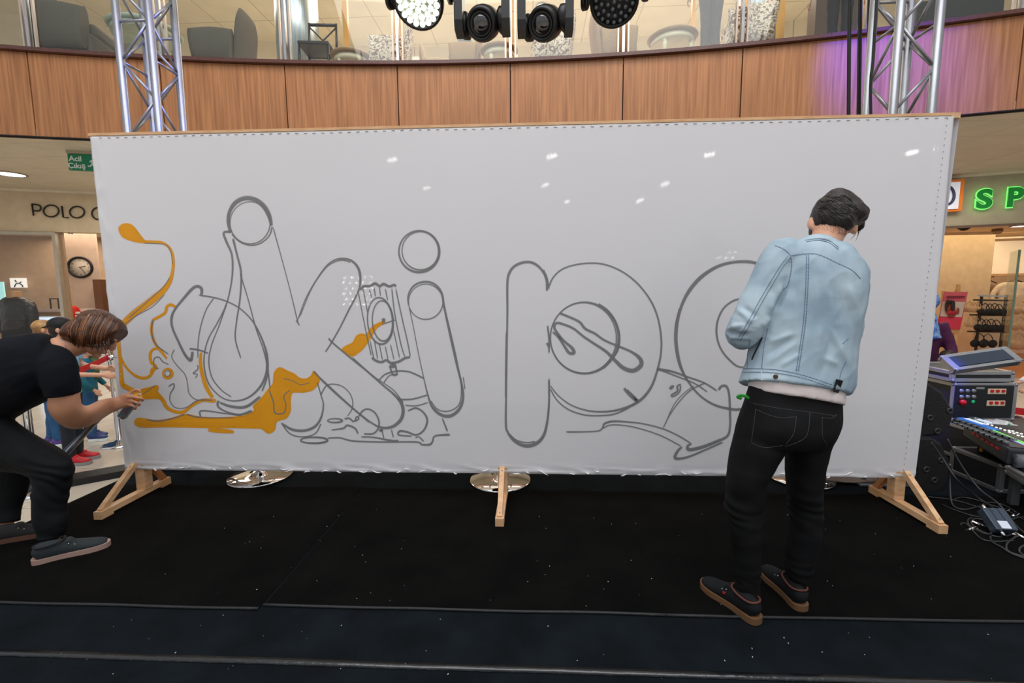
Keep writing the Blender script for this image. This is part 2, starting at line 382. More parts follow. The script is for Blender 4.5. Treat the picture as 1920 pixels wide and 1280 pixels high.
# clear tape
mb = MB(); rs = []
for i in range(61):
    x = -2.2+i*.083; y = atZ(1000, 1256, 0).y+.006*noise.noise(V((x*1.2, 9, 0)))+.004
    rs.append([V((x, y-.016, .0003)), V((x, y-.002, .0006)), V((x, y+.001, .0035+.002*noise.noise(V((x*5, 0, 0))))), V((x, y+.005, .0006)), V((x, y+.016, .0003)), V((x, y, .0001))])
mb.rings(rs, True, True); tag(mb.build('tape', mat('clear_tape', (26, 30, 34), .22, coat=.5, bump=.4, bs=30)), 'long strip of shiny clear tape stuck across the front of the stage carpet', 'tape')
# lint
mb = MB()
for i in range(110):
    x, y = random.uniform(-1.8, 2.3), random.uniform(1.3, 2.7); r = random.uniform(.0008, .0022)
    mb.ell((x, y, .008 if y > 1.83 else .001), (r*random.uniform(.8, 2), r, .0006), Matrix.Rotation(random.random()*3, 3, 'Z'), 5, 4)
for px, py in ((1410, 1215), (1411, 1231), (1359, 1238), (1470, 1195), (1478, 1205), (640, 1172), (1348, 1092), (1400, 1078), (329, 1223)):
    p = atZ(px, py, .001); mb.ell(p, (.0016, .004, .001), None, 5, 4)
tag(mb.build('lint', mat('white_lint', (215, 215, 215), .8)), 'tiny white flecks of lint scattered over the dark stage carpet', 'lint', None, 'stuff')

# ================================================================== BOARD
M_pine = mat('pine_wood', (228, 188, 146), .55, vs=3, stretch=(3, 3, 14), col2=(206, 158, 112), bump=.05, bs=30)
M_pine2 = mat('pine_wood_dark', (206, 150, 98), .55, vs=4, stretch=(14, 2, 2), col2=(168, 108, 62), bump=.05, bs=30)
BY = 2.8
bl, br_, tl, tr = V((-2.722, BY, .192)), V((2.345, BY, .196)), V((-2.733, BY, 2.325)), V((2.411, BY, 2.322))
board = thing('stretched_canvas_board', 'huge white fabric board on three pine feet, sketched with grey and orange spray lettering', 'board', (-.15, BY, 0))
def cpt(u, v): return (bl*(1-u)+br_*u)*(1-v)+(tl*(1-u)+tr*u)*v
M_canvas = mat('white_stretch_fabric', (224, 223, 227), .5, var=.015, vs=1.2, bump=.02, bs=700, coat=.5, spec=.4)
M_canvas.node_tree.nodes['Principled BSDF'].inputs['Coat Roughness'].default_value = .035
nx, ny = 420, 150; vs = []
def rid(x): return 1-abs(noise.noise(x))*2
for j in range(ny+1):
    v = (j/ny); v = v*v*(3-2*v)*.35+v*.65
    for i in range(nx+1):
        u = i/nx; p = cpt(u, v); X, Z = p.x, p.z
        db, dt, dl, dr = Z-.19, 2.33-Z, X+2.728, 2.38-X
        k = 0
        kb = math.exp(-(max(db, 0)/.045)**2); k += kb*(.009*rid(V((X*3.2+Z*14, Z*16-X*1.2, 1)))**3-.003)
        kl = math.exp(-(max(dl-.03, 0)/.05)**2); k += kl*(.006*rid(V((Z*4+X*6, X*22, 4)))**2)
        kt = math.exp(-(max(dt, 0)/.03)**2); k += kt*(.002*noise.noise(V((X*9, Z*20, 7))))
        k += .004*math.exp(-((dr-.075)/.012)**2)*.3
        e = min(db, dt, dl, dr); rnd = .012*(1-min(e/.012, 1))**2
        off = -max(k, -.002)*min(1, e/.01) + rnd
        vs.append(V((X, BY+off, Z)))
CV = vs
def canvas_y(X, Z):
    """front surface of the fabric at a place on the board"""
    v = (Z-.19)/2.135; lo, hi = 0.0, 1.0
    for _ in range(18):
        m = (lo+hi)/2
        if m*m*(3-2*m)*.35+m*.65 < v: lo = m
        else: hi = m
    xl = bl.x+(tl.x-bl.x)*v; xr = br_.x+(tr.x-br_.x)*v
    i = min(max(int((X-xl)/(xr-xl)*nx), 0), nx-1); j = min(max(int(lo*ny), 0), ny-1)
    return min(CV[(j+a)*(nx+1)+i+b].y for a in (0, 1) for b in (0, 1))
fs = [(j*(nx+1)+i, j*(nx+1)+i+1, (j+1)*(nx+1)+i+1, (j+1)*(nx+1)+i) for j in range(ny) for i in range(nx)]
mb = MB().add(vs, fs, True)
# wrap-around edges
def wrap(a, b, n, dirv):
    q = []; m = 40
    for i in range(m+1): p = a.lerp(b, i/m); q.append([p+V((0, .011, 0)), p+V((0, .05, 0))+dirv*0])
    vv = [x for r in q for x in r]; mb.add(vv, [(2*i, 2*i+1, 2*i+3, 2*i+2) for i in range(m)], True)
wrap(bl, br_, 40, V()); wrap(tl, tr, 40, V()); wrap(bl, tl, 40, V()); wrap(br_, tr, 40, V())
canvas = mb.build('fabric', M_canvas, board)
# pine frame behind, top rail just shows above the fabric
fr = MB()
fr.beam(tl+V((.0, .03, .004)), tr+V((0, .03, .004)), .05, .03, V((0, 1, 0)))
fr.beam(bl+V((.02, .035, .03)), br_+V((-.02, .035, .03)), .045, .05, V((0, 1, 0)))
for u in (.012, .25, .5, .75, .988): fr.beam(cpt(u, .01)+V((0, .035, 0)), cpt(u, .99)+V((0, .035, 0)), .05, .045)
fr.build('frame', M_pine, board)
MB().beam(tl+V((.0, .004, .008)), tr+V((-.05, .004, .008)), .012, .014, V((0, 1, 0))).build('top_batten', M_pine, board)
st = MB()
for i in range(96):
    u = (i+.5)/96; p = tl.lerp(tr, u)+V((0, -.0015, -.012+.006*noise.noise(V((u*9, 1, 1))))); st.box(p, (.02, .002, .0016), Matrix.Rotation(random.uniform(-.12, .12), 3, 'Y'))
for i in range(60):
    u = (i+.5)/60; p = br_.lerp(tr, u)+V((-.075, -.0025, 0)); st.box(p, (.0014, .0015, .008))
tag(st.build('staples', mat('staple_line', (120, 112, 112), .4, .4), board), None, None, None, 'stuff')
# crumpled fabric scraps along the bottom hem
sc = MB()
for i in range(46):
    u = (i+random.random())/46; p = bl.lerp(br_, u)+V((0, -.008, random.uniform(.004, .03))); L = random.uniform(.02, .07); a = random.uniform(-.5, .3)
    pts = [p+V((L*(t-.5)*math.cos(a), -.004*math.sin(t*3), L*(t-.5)*math.sin(a)+.004*math.sin(t*5+i))) for t in (0, .33, .66, 1)]
    sc.limb(pts, [(.001, .001), (.004, .004), (.0035, .005), (.001, .001)], V((0, 0, 1)), 6, 3)
tag(sc.build('hem_folds', mat('fabric_folds', (236, 234, 236), .3, bump=.2), board), None, None, None, 'stuff')
# feet
def foot(X, yb=3.02):
    f = MB().beam((X, 2.49, .037), (X, yb, .037), .05, .034).build('foot', M_pine, board)
    for y in (2.53, yb-.04): MB().box((X, y, .0135), (.05, .08, .014)).build('foot_block', M_pine, f)
    MB().beam((X, 2.832, .054), (X, 2.832, .42), .062, .062).build('post', M_pine, f)
    MB().beam((X, 2.515, .05), (X, 2.772, .245), .03, .034, V((1, 0, 0))).build('brace', M_pine, f)
    MB().beam((X, yb-.03, .05), (X, 2.87, .22), .03, .034).build('brace', M_pine2, f)
    for y, z in ((2.53, .083), (2.75, .245)): MB().ell((X, y-.014, z), .004).build('screw', M_steel, f)
for X, yb in ((-2.625, 3.02), (-.197, 2.935), (2.262, 3.02)): foot(X, yb)

# ---- the spray drawing
def tA(p): return (200+p[0]/2.56, 340+p[1]/2.56, (p[2] if len(p) > 2 else 6)/2.56)
def tB(p): return (500+p[0]/2.783, 400+p[1]/2.783, (p[2] if len(p) > 2 else 6)/2.783)
def paint_mat(name, col, dens):
    m = mat(name, col, .55, var=.05, vs=6); N = m.node_tree.nodes; L = m.node_tree.links
    at = N.new('ShaderNodeAttribute'); at.attribute_name = 'cover'; tr_ = N.new('ShaderNodeBsdfTransparent'); mx = N.new('ShaderNodeMixShader')
    ml = N.new('ShaderNodeMath'); ml.operation = 'MULTIPLY'; ml.inputs[1].default_value = dens
    L.new(at.outputs['Fac'], ml.inputs[0]); L.new(ml.outputs[0], mx.inputs[0]); L.new(tr_.outputs[0], mx.inputs[1]); L.new(N['Principled BSDF'].outputs[0], mx.inputs[2])
    L.new(mx.outputs[0], N['Material Output'].inputs[0]); return m
class Paint:
    def __init__(s, y0): s.v = []; s.f = []; s.c = []; s.y = y0; s.k = 0
    def pt(s, x, y):
        p = atY(x, y, BY); return atY(x, y, canvas_y(p.x, p.z)-(BY-s.y))
    def stroke(s, pts, closed=False, n=7):
        s.k += 1; s.y -= .000006; P = cr_pts(pts, n, closed); k = len(P); b = len(s.v); prof = ((-1, 0), (-.55, 1), (.55, 1), (1, 0))
        for i, (x, y, w_) in enumerate(P):
            a, c = P[(i-1) % k if closed else max(i-1, 0)], P[(i+1) % k if closed else min(i+1, k-1)]
            tx, ty = c[0]-a[0], c[1]-a[1]; l = math.hypot(tx, ty) or 1; nx_, ny_ = -ty/l, tx/l; h = w_/2+.35
            e = 0 if (not closed and i in (0, k-1)) else 1
            for q, al in prof: s.v.append(s.pt(x+nx_*h*q, y+ny_*h*q)); s.c.append(al*e)
        for i in range(k if closed else k-1):
            for j in range(3): a = b+i*4+j; c = b+((i+1) % k)*4+j; s.f.append((a, a+1, c+1, c))
        return s
    def ellipse(s, cx, cy, rx, ry, w_, rot=0, T=tB):
        pts = []
        for i in range(20):
            t = 2*PI*i/20; x, y = rx*math.cos(t), ry*math.sin(t)
            pts.append(T((cx+x*math.cos(rot)-y*math.sin(rot), cy+x*math.sin(rot)+y*math.cos(rot), w_*(1+.3*math.sin(t+1)))))
        return s.stroke(pts, True, 4)
    def fill(s, pts, T):
        s.y -= .000006; P = cr_pts([T(p)[:2] for p in pts], 4, True); b = len(s.v)
        s.v += [s.pt(x, y) for x, y in P]; s.c += [1]*len(P)
        s.f += [tuple(b+i for i in t) for t in tessellate_polygon([[V((x, y, 0)) for x, y in P]])]
        s.stroke([(x, y, 3.2) for x, y in P[::2]], True, 2)
    def build(s, name, material):
        me = bpy.data.meshes.new(name); me.from_pydata([tuple(a) for a in s.v], [], s.f)
        at = me.attributes.new('cover', 'FLOAT', 'POINT')
        for i, a in enumerate(s.c): at.data[i].value = a
        me.update(); return link(name, me, material, board)
OR = Paint(2.7992)
for st_ in ([(85, 232, 50), (110, 240, 54), (140, 262, 36), (175, 287, 20), (215, 290, 16), (262, 293, 14), (295, 312, 14), (314, 345, 15), (320, 390, 16), (315, 440, 18), (300, 485, 26), (270, 525, 34), (230, 560, 42), (180, 598, 40), (130, 635, 38), (95, 668, 38), (62, 700, 34)],
    [(70, 690, 22), (60, 740, 18), (60, 820, 14), (80, 870, 12), (110, 910, 12), (150, 938, 15), (185, 943, 16), (210, 930, 16), (225, 905, 16), (245, 890, 12)],
    [(55, 760, 18), (62, 830, 18), (68, 900, 20), (75, 970, 26), (100, 990, 28), (140, 1010, 28), (170, 1020, 30)],
    [(330, 603, 14), (310, 592, 16), (290, 600, 16), (280, 630, 16), (250, 650, 16), (222, 668, 16), (215, 710, 16), (222, 750, 16), (240, 790, 14), (265, 820, 14), (290, 852, 10)],
    [(250, 800, 10), (220, 808, 14), (208, 835, 16), (215, 870, 16), (235, 885, 14), (220, 900, 16), (210, 920, 10)],
    [(245, 1025, 20), (270, 1050, 22), (290, 1085, 20), (330, 1105, 18), (370, 1105, 18), (410, 1075, 16), (460, 1050, 18), (505, 1052, 22), (525, 1050, 16)],
    [(453, 818, 12), (450, 870, 18), (460, 930, 20), (480, 990, 22), (510, 1040, 18)],
    [(485, 1190, 22), (530, 1195, 26), (570, 1198, 24), (612, 1202, 16)]):
    OR.stroke([tA(p) for p in st_])
OR.fill([(60, 232), (66, 214), (90, 204), (118, 210), (140, 232), (162, 262), (182, 290), (150, 290), (105, 278), (75, 262)], tA)
OR.ellipse(292, 921, 22, 22, 13, 0, tA)
OR.fill([(168, 1000), (205, 990), (245, 982), (243, 1010), (268, 1040), (230, 1040), (180, 1040), (163, 1022)], tA)
OR.fill([(135, 1155), (150, 1138), (190, 1142), (240, 1148), (310, 1138), (375, 1118), (440, 1130), (520, 1135), (600, 1132), (660, 1125), (710, 1100), (705, 1078), (740, 1045), (775, 1000), (800, 970), (805, 920), (830, 895), (865, 910), (900, 925), (925, 945), (960, 948), (985, 930), (995, 912), (1020, 945), (1010, 975), (985, 1000), (940, 1010), (895, 1010), (882, 1030), (880, 1070), (880, 1100), (860, 1135), (815, 1150), (805, 1190), (775, 1207), (745, 1185), (700, 1182), (600, 1180), (500, 1180), (400, 1178), (280, 1176), (180, 1178), (145, 1170)], tA)
OR.fill([(395, 712), (420, 690), (450, 675), (470, 640), (495, 630), (520, 632), (545, 600), (570, 580), (612, 563), (605, 575), (575, 595), (555, 625), (530, 665), (500, 705), (470, 730), (440, 742)], tB)
OR.build('orange_paint', paint_mat('orange_spray_paint', (236, 160, 8), .97))
GR = Paint(2.7986)
LA = [[(595, 250, 14), (583, 190, 18), (592, 140, 20), (620, 100, 24), (665, 80, 24), (715, 88, 24), (755, 120, 26), (780, 165, 24), (792, 215, 14)],
 [(598, 250, 8), (640, 290, 6), (690, 306, 6), (740, 295, 6), (780, 260, 6), (795, 215, 8)],
 [(797, 215, 6), (840, 370, 4), (880, 520, 4), (915, 665, 5), (925, 690, 3)],
 [(600, 240, 12), (562, 246, 11), (575, 290, 12), (600, 350, 10), (604, 430, 9), (592, 520, 7), (570, 600, 7), (530, 680, 6), (490, 750, 6), (470, 820, 6), (468, 890, 7), (485, 960, 7), (520, 1010, 6), (570, 1045, 6), (630, 1052, 8), (690, 1030, 10), (740, 980, 12), (765, 920, 10), (770, 860, 9)],
 [(605, 270, 12), (625, 350, 10), (645, 440, 10), (640, 560, 8), (622, 680, 7), (618, 760, 7), (645, 852, 6)],
 [(640, 440, 6), (680, 570, 5), (715, 700, 6), (750, 800, 6), (770, 880, 8), (785, 1000, 6)],
 [(575, 590, 5), (540, 690, 5), (505, 780, 5), (490, 860, 6), (505, 940, 6), (550, 1000, 5), (600, 1035, 5)],
 [(440, 545, 8), (510, 556, 7), (575, 575, 7), (640, 610, 6), (700, 670, 7), (745, 755, 9), (770, 840, 12), (770, 930, 10), (745, 1010, 8)],
 [(455, 545, 14), (455, 515, 16), (435, 503, 16), (410, 515, 16), (370, 560, 14), (330, 610, 12), (312, 650, 14), (315, 700, 12), (345, 770, 12), (375, 830, 14), (400, 858, 16), (408, 845, 16), (412, 815, 12)],
 [(515, 558, 5), (480, 610, 5), (455, 680, 5), (440, 760, 5), (437, 850, 4)], [(395, 802, 10), (440, 808, 8), (490, 825, 6)],
 [(535, 1050, 14), (535, 1080, 10), (575, 1105, 8), (640, 1118, 10), (700, 1100, 16)], [(650, 1125, 6), (560, 1112, 6), (455, 1100, 8), (450, 1130, 8)],
 [(540, 1060, 10), (600, 1080, 14), (670, 1080, 16), (740, 1030, 14)],
 [(325, 805, 5), (312, 840, 4), (335, 880, 4), (375, 925, 4), (388, 970, 4), (395, 1015, 4), (425, 1045, 4), (470, 1050, 3)],
 [(295, 985, 5), (320, 970, 6), (322, 990, 6), (305, 1020, 5), (305, 1055, 4), (330, 1085, 4), (380, 1085, 4), (440, 1050, 6), (510, 1050, 4)],
 [(250, 900, 4), (228, 885, 4), (228, 850, 5), (250, 843, 5), (270, 865, 5), (298, 878, 4)], [(435, 880, 5), (437, 900, 5), (415, 920, 5), (435, 925, 4), (425, 943, 4)],
 [(222, 660, 6), (215, 720, 6), (235, 780, 6), (300, 832, 5)],
 [(1010, 960, 6), (1030, 1030, 6), (1040, 1070, 7), (1030, 1130, 10), (1000, 1175, 14), (950, 1195, 14), (890, 1190, 14), (840, 1160, 8)],
 [(835, 1155, 6), (880, 1210, 6), (940, 1225, 6), (1000, 1210, 6), (1030, 1160, 6)],
 [(100, 660, 3), (200, 572, 3), (270, 508, 3), (303, 460, 3)], [(180, 296, 3), (240, 298, 3), (285, 305, 3), (308, 340, 3), (316, 400, 3)],
 [(78, 690, 3), (140, 645, 3), (220, 600, 3), (280, 540, 3)],
 [(780, 1000, 6), (800, 1060, 6), (808, 1110, 6), (850, 1110, 5), (860, 1070, 4), (850, 1030, 4), (880, 1000, 4)],
 [(380, 1116, 6), (450, 1132, 5), (620, 1134, 4)], [(190, 1143, 5), (250, 1150, 7), (320, 1136, 5), (375, 1117, 5)], [(845, 945, 2.5), (890, 955, 2.5), (930, 975, 2.5), (975, 965, 2.5)], [(170, 1022, 3), (240, 975, 3)]]
LB = [[(160, 560, 5), (210, 430, 5), (290, 300, 6), (340, 250, 7), (390, 235, 10), (440, 245, 12), (475, 280, 14), (488, 330, 14), (480, 400, 10), (430, 500, 9), (385, 590, 8), (340, 670, 8), (305, 725, 7)],
 [(170, 545, 4), (230, 400, 4), (290, 305, 5), (335, 262, 5), (390, 243, 6), (440, 255, 5)], [(152, 556, 5), (172, 585, 4)],
 [(322, 650, 10), (345, 675, 9), (440, 755, 9), (520, 820, 9), (600, 890, 9), (660, 940, 12), (700, 985, 18), (712, 1030, 20), (700, 1075, 20), (660, 1110, 18), (610, 1118, 14), (560, 1100, 9), (480, 1040, 7), (400, 970, 7), (330, 905, 8), (260, 840, 8), (245, 822, 8)],
 [(440, 745, 6), (560, 850, 5), (660, 920, 5), (715, 990, 6)], [(275, 860, 6), (360, 940, 6), (440, 1010, 6), (540, 1095, 5)],
 [(488, 400, 10), (505, 380, 14), (540, 378, 14), (565, 365, 16), (590, 378, 14), (610, 368, 16), (640, 380, 14), (665, 372, 14), (675, 382, 10)],
 [(478, 410, 5), (495, 500, 5), (525, 650, 5), (547, 745, 6)], [(502, 390, 5), (512, 440, 5), (527, 520, 5)], [(535, 395, 6), (548, 440, 4)], [(560, 385, 6), (568, 435, 5)], [(588, 380, 5), (594, 432, 5)], [(618, 390, 5), (632, 455, 5)],
 [(652, 385, 6), (668, 520, 6), (700, 680, 6), (722, 750, 5)], [(672, 385, 6), (705, 540, 6), (735, 670, 6), (750, 748, 6)], [(538, 660, 5), (560, 760, 5)], [(560, 650, 5), (580, 765, 5)], [(585, 670, 5), (605, 768, 5)], [(618, 690, 6), (634, 765, 5)], [(645, 680, 5), (665, 765, 5)], [(660, 600, 5), (695, 760, 5)],
 [(600, 557, 20), (612, 556, 22), (620, 556, 14)], [(600, 578, 6), (650, 562, 6), (672, 555, 5)],
 [(548, 750, 14), (570, 768, 14), (600, 775, 14), (625, 765, 14), (650, 780, 16), (690, 772, 14), (720, 755, 14), (750, 748, 12)],
 [(640, 790, 10), (655, 835, 10)], [(672, 790, 10), (680, 835, 10)], [(645, 790, 22), (660, 795, 26), (675, 790, 20)], [(650, 835, 12), (668, 842, 14), (685, 835, 12)],
 [(585, 870, 7), (620, 838, 8), (680, 822, 9), (740, 825, 9), (790, 845, 9), (822, 862, 7)], [(610, 885, 6), (635, 850, 5), (660, 838, 5)],
 [(680, 970, 9), (760, 968, 9), (845, 945, 8)], [(720, 1000, 6), (780, 1003, 6), (845, 985, 6)],
 [(280, 950, 7), (310, 900, 6), (350, 890, 6), (400, 905, 5), (440, 950, 5), (448, 1010, 5), (420, 1060, 4)],
 [(480, 1060, 9), (500, 1030, 9), (530, 1020, 9), (565, 1040, 9), (585, 1080, 9), (582, 1120, 9), (555, 1148, 9), (505, 1150, 9)],
 [(405, 1072, 9), (430, 1068, 9), (455, 1085, 8), (470, 1060, 8), (480, 1070, 8), (462, 1085, 6)],
 [(335, 1130, 6), (400, 1120, 10), (420, 1105, 10), (460, 1120, 10), (478, 1150, 8)],
 [(490, 1165, 8), (560, 1168, 8), (650, 1185, 12), (690, 1187, 16)],
 [(315, 1172, 8), (380, 1170, 8), (440, 1185, 9), (520, 1190, 8), (620, 1192, 8), (780, 1192, 9), (810, 1205, 10), (850, 1205, 12), (865, 1190, 10), (880, 1160, 9), (960, 1153, 14)], [(820, 1190, 8), (795, 1165, 6), (775, 1170, 6)],
 [(735, 1030, 9), (780, 1015, 10), (820, 1040, 10), (838, 1080, 11), (820, 1130, 11), (780, 1155, 10), (735, 1140, 11), (695, 1135, 12), (690, 1155, 9), (760, 1162, 7)],
 [(915, 1065, 8), (945, 1140, 9)], [(600, 1125, 6), (612, 1175, 6)], [(650, 1125, 6), (662, 1170, 6)], [(585, 1135, 12), (600, 1128, 14), (600, 1140, 10)],
 [(740, 480, 7), (738, 430, 8), (760, 385, 10), (800, 360, 11), (850, 358, 12), (890, 380, 12), (915, 420, 12), (925, 480, 12), (950, 600, 12), (985, 760, 11), (1015, 880, 12), (1025, 960, 14), (1005, 1020, 18), (960, 1055, 20), (910, 1050, 18), (865, 1010, 14), (842, 950, 9), (820, 860, 5), (790, 720, 4), (765, 590, 4), (742, 480, 5)],
 [(925, 480, 5), (965, 640, 4), (1000, 800, 4), (1015, 900, 4), (1010, 980, 6), (985, 1015, 6), (940, 1032, 6), (890, 1020, 6), (855, 975, 5)], [(1025, 850, 5), (1035, 920, 5)]]
def tC(p): return (900+p[0]/2.783, 440+p[1]/2.783, (p[2] if len(p) > 2 else 6)/2.783)
LC = [[(350, 295, 12), (345, 230, 11), (320, 180, 13), (280, 148, 15), (235, 142, 15), (185, 160, 15), (155, 195, 15), (143, 250, 13), (143, 400, 11), (140, 600, 9), (137, 800, 10), (135, 980, 12), (145, 1030, 12), (180, 1075, 16), (235, 1100, 22), (290, 1090, 22), (330, 1050, 18), (350, 980, 14), (360, 880, 11), (360, 745, 11)],
 [(150, 1035, 5), (190, 1070, 6), (240, 1083, 7), (290, 1078, 7)], [(136, 500, 4), (133, 700, 4), (132, 850, 4)], [(360, 285, 9), (350, 225, 8), (330, 180, 8)],
 [(360, 270, 9), (380, 225, 8), (420, 185, 8), (480, 160, 8), (560, 148, 8), (640, 152, 8), (720, 180, 8), (790, 225, 9), (850, 285, 9), (900, 360, 10), (930, 440, 10), (945, 530, 10), (945, 610, 10), (930, 690, 12), (900, 780, 14), (860, 840, 16), (810, 880, 16), (740, 908, 14), (660, 922, 11), (570, 918, 9), (480, 890, 7), (410, 840, 6), (365, 785, 6)],
 [(365, 800, 6), (400, 860, 6), (460, 910, 7), (540, 938, 8), (620, 943, 8), (700, 935, 8), (770, 905, 8), (820, 870, 8)],
 [(615, 360, 16), (670, 400, 14), (710, 460, 12), (728, 530, 10), (720, 600, 8), (680, 660, 7), (640, 700, 7)], [(352, 470, 10), (360, 540, 10), (360, 620, 8)], [(346, 565, 10), (354, 572, 14), (360, 590, 8)],
 [(415, 408, 14), (470, 430, 13), (520, 455, 14), (550, 490, 15), (600, 515, 13), (650, 550, 12), (720, 580, 12), (790, 610, 14), (835, 645, 22), (840, 680, 26), (800, 708, 26), (750, 695, 24), (710, 660, 20), (660, 610, 16), (600, 570, 14), (540, 530, 13), (490, 490, 13), (440, 468, 13), (400, 460, 14), (388, 485, 14), (410, 520, 14), (440, 555, 14), (480, 590, 18), (490, 615, 20), (465, 615, 18), (440, 580, 14), (410, 535, 12), (378, 505, 10)],
 [(750, 798, 16), (780, 835, 14), (822, 868, 20), (800, 840, 12), (765, 805, 8)],
 [(1460, 152, 16), (1400, 140, 18), (1320, 143, 16), (1240, 165, 18), (1160, 215, 22), (1100, 280, 22), (1060, 350, 18), (1035, 430, 16), (1025, 520, 14), (1030, 600, 14), (1050, 690, 13), (1090, 770, 11), (1150, 840, 10), (1220, 885, 12), (1290, 905, 14), (1360, 910, 16), (1480, 880, 14), (1600, 790, 12), (1680, 650, 12), (1700, 500, 12), (1670, 350, 12), (1580, 220, 12), (1460, 152, 14)],
 [(1040, 380, 5), (1018, 480, 5), (1018, 580, 5), (1040, 680, 6), (1080, 760, 6)],
 [(1380, 328, 10), (1320, 345, 10), (1270, 385, 10), (1240, 450, 11), (1235, 520, 11), (1255, 590, 10), (1300, 650, 10), (1360, 690, 9), (1450, 670, 9), (1510, 590, 9), (1520, 480, 9), (1470, 370, 9), (1380, 328, 9)],
 [(920, 700, 18), (1000, 712, 12), (1080, 740, 10), (1170, 772, 9), (1240, 815, 8)], [(930, 700, 8), (1020, 735, 7), (1120, 775, 7), (1190, 822, 6)],
 [(1245, 810, 14), (1260, 790, 14), (1285, 790, 14), (1300, 830, 12), (1305, 930, 12), (1305, 1000, 12), (1290, 1050, 14), (1230, 1080, 18), (1150, 1110, 20), (1090, 1120, 20), (1085, 1100, 14), (1105, 1090, 8)],
 [(1270, 1080, 10), (1180, 1120, 10), (1080, 1160, 12), (1020, 1165, 18), (1030, 1130, 16), (1055, 1105, 10)],
 [(445, 1028, 10), (550, 1027, 7), (620, 1022, 8), (640, 1005, 9), (650, 985, 12), (690, 973, 12), (760, 975, 9), (850, 985, 7), (950, 1010, 7), (1030, 1045, 7), (1105, 1090, 7)],
 [(640, 1010, 6), (680, 992, 6), (760, 995, 6), (850, 1015, 6), (950, 1050, 6), (1055, 1105, 6)],
 [(955, 1010, 5), (990, 940, 5), (1040, 870, 5), (1100, 810, 6), (1175, 772, 8)], [(965, 990, 4), (1010, 890, 4), (1060, 830, 4), (1120, 785, 5)],
 [(990, 805, 14), (1000, 795, 20), (1012, 786, 12)], [(1050, 778, 8), (1030, 790, 10), (1030, 815, 10), (1000, 835, 10), (1010, 842, 8), (1040, 820, 8), (1048, 785, 8)]]
for L_, T in ((LA, tA), (LB, tB), (LC, tC)):
    for st_ in L_: GR.stroke([T(p) for p in st_])
GR.ellipse(688, 198, 96, 101, 4, 0, tA); GR.ellipse(292, 921, 13, 14, 3, 0, tA); GR.ellipse(995, 1241, 65, 15, 7, 0, tA)
GR.ellipse(592, 560, 66, 122, 9, -.08, tB); GR.ellipse(605, 560, 54, 105, 8, -.05, tB); GR.ellipse(356, 1080, 38, 10, 8, 0, tB)
GR.ellipse(247, 1183, 70, 15, 8, 0, tB); GR.ellipse(795, 198, 105, 108, 12, 0, tB); GR.ellipse(803, 194, 97, 100, 7, 0, tB); GR.ellipse(830, 460, 90, 92, 5, 0, tB)
GR.ellipse(545, 537, 178, 186, 10, 0, tC); GR.ellipse(540, 538, 172, 184, 5, 0, tC)
GR.build('grey_paint', paint_mat('grey_spray_paint', (128, 130, 130), .85))
# ================================================================== TRUSS TOWERS + LAMPS
M_alum = mat('truss_aluminium', (158, 160, 166), .38, .85, bump=.05, bs=40)
M_blk = mat('black_plastic', (20, 21, 23), .42, bump=.04, bs=200)
M_blk2 = mat('satin_black', (30, 31, 33), .35)
def tower(cx, cy, label):
    r = thing('truss_tower', label, 'truss', (cx, cy, 0)); S = .2385/2; H = 4.0
    cs = [(-S, -S), (S, -S), (S, S), (-S, S)]
    for a, b in cs: MB().limb([(cx+a, cy+b, .02), (cx+a, cy+b, H)], [.0255]*2, seg=16, n=1).build('chord', M_alum, r)
    base = MB().box((cx, cy, .011), (.34, .34, .018), bev=.003).build('base_plate', M_alum, r)
    for f in range(4):
        a, b = cs[f], cs[(f+1) % 4]; z = .12; k = f % 2
        A, B = V((cx+a[0], cy+a[1], 0)), V((cx+b[0], cy+b[1], 0)); u = (B-A).normalized()*.022
        MB().tube([A+u+V((0, 0, z)), B-u+V((0, 0, z))], .009).build('brace', M_alum, r)
        while z < H-.35:
            p, q = (A+u, B-u) if k % 2 else (B-u, A+u)
            MB().tube([p+V((0, 0, z+.02)), q+V((0, 0, z+.24))], .0095).build('brace', M_alum, r); z += .262; k += 1
            if k % 5 == 2: MB().tube([A+u+V((0, 0, z)), B-u+V((0, 0, z))], .0095).build('brace', M_alum, r)
    return r
tower(-2.802, 3.42, 'silver lattice truss tower standing behind the left end of the white board')
tower(2.415, 3.28, 'silver lattice truss tower standing behind the right end of the white board')
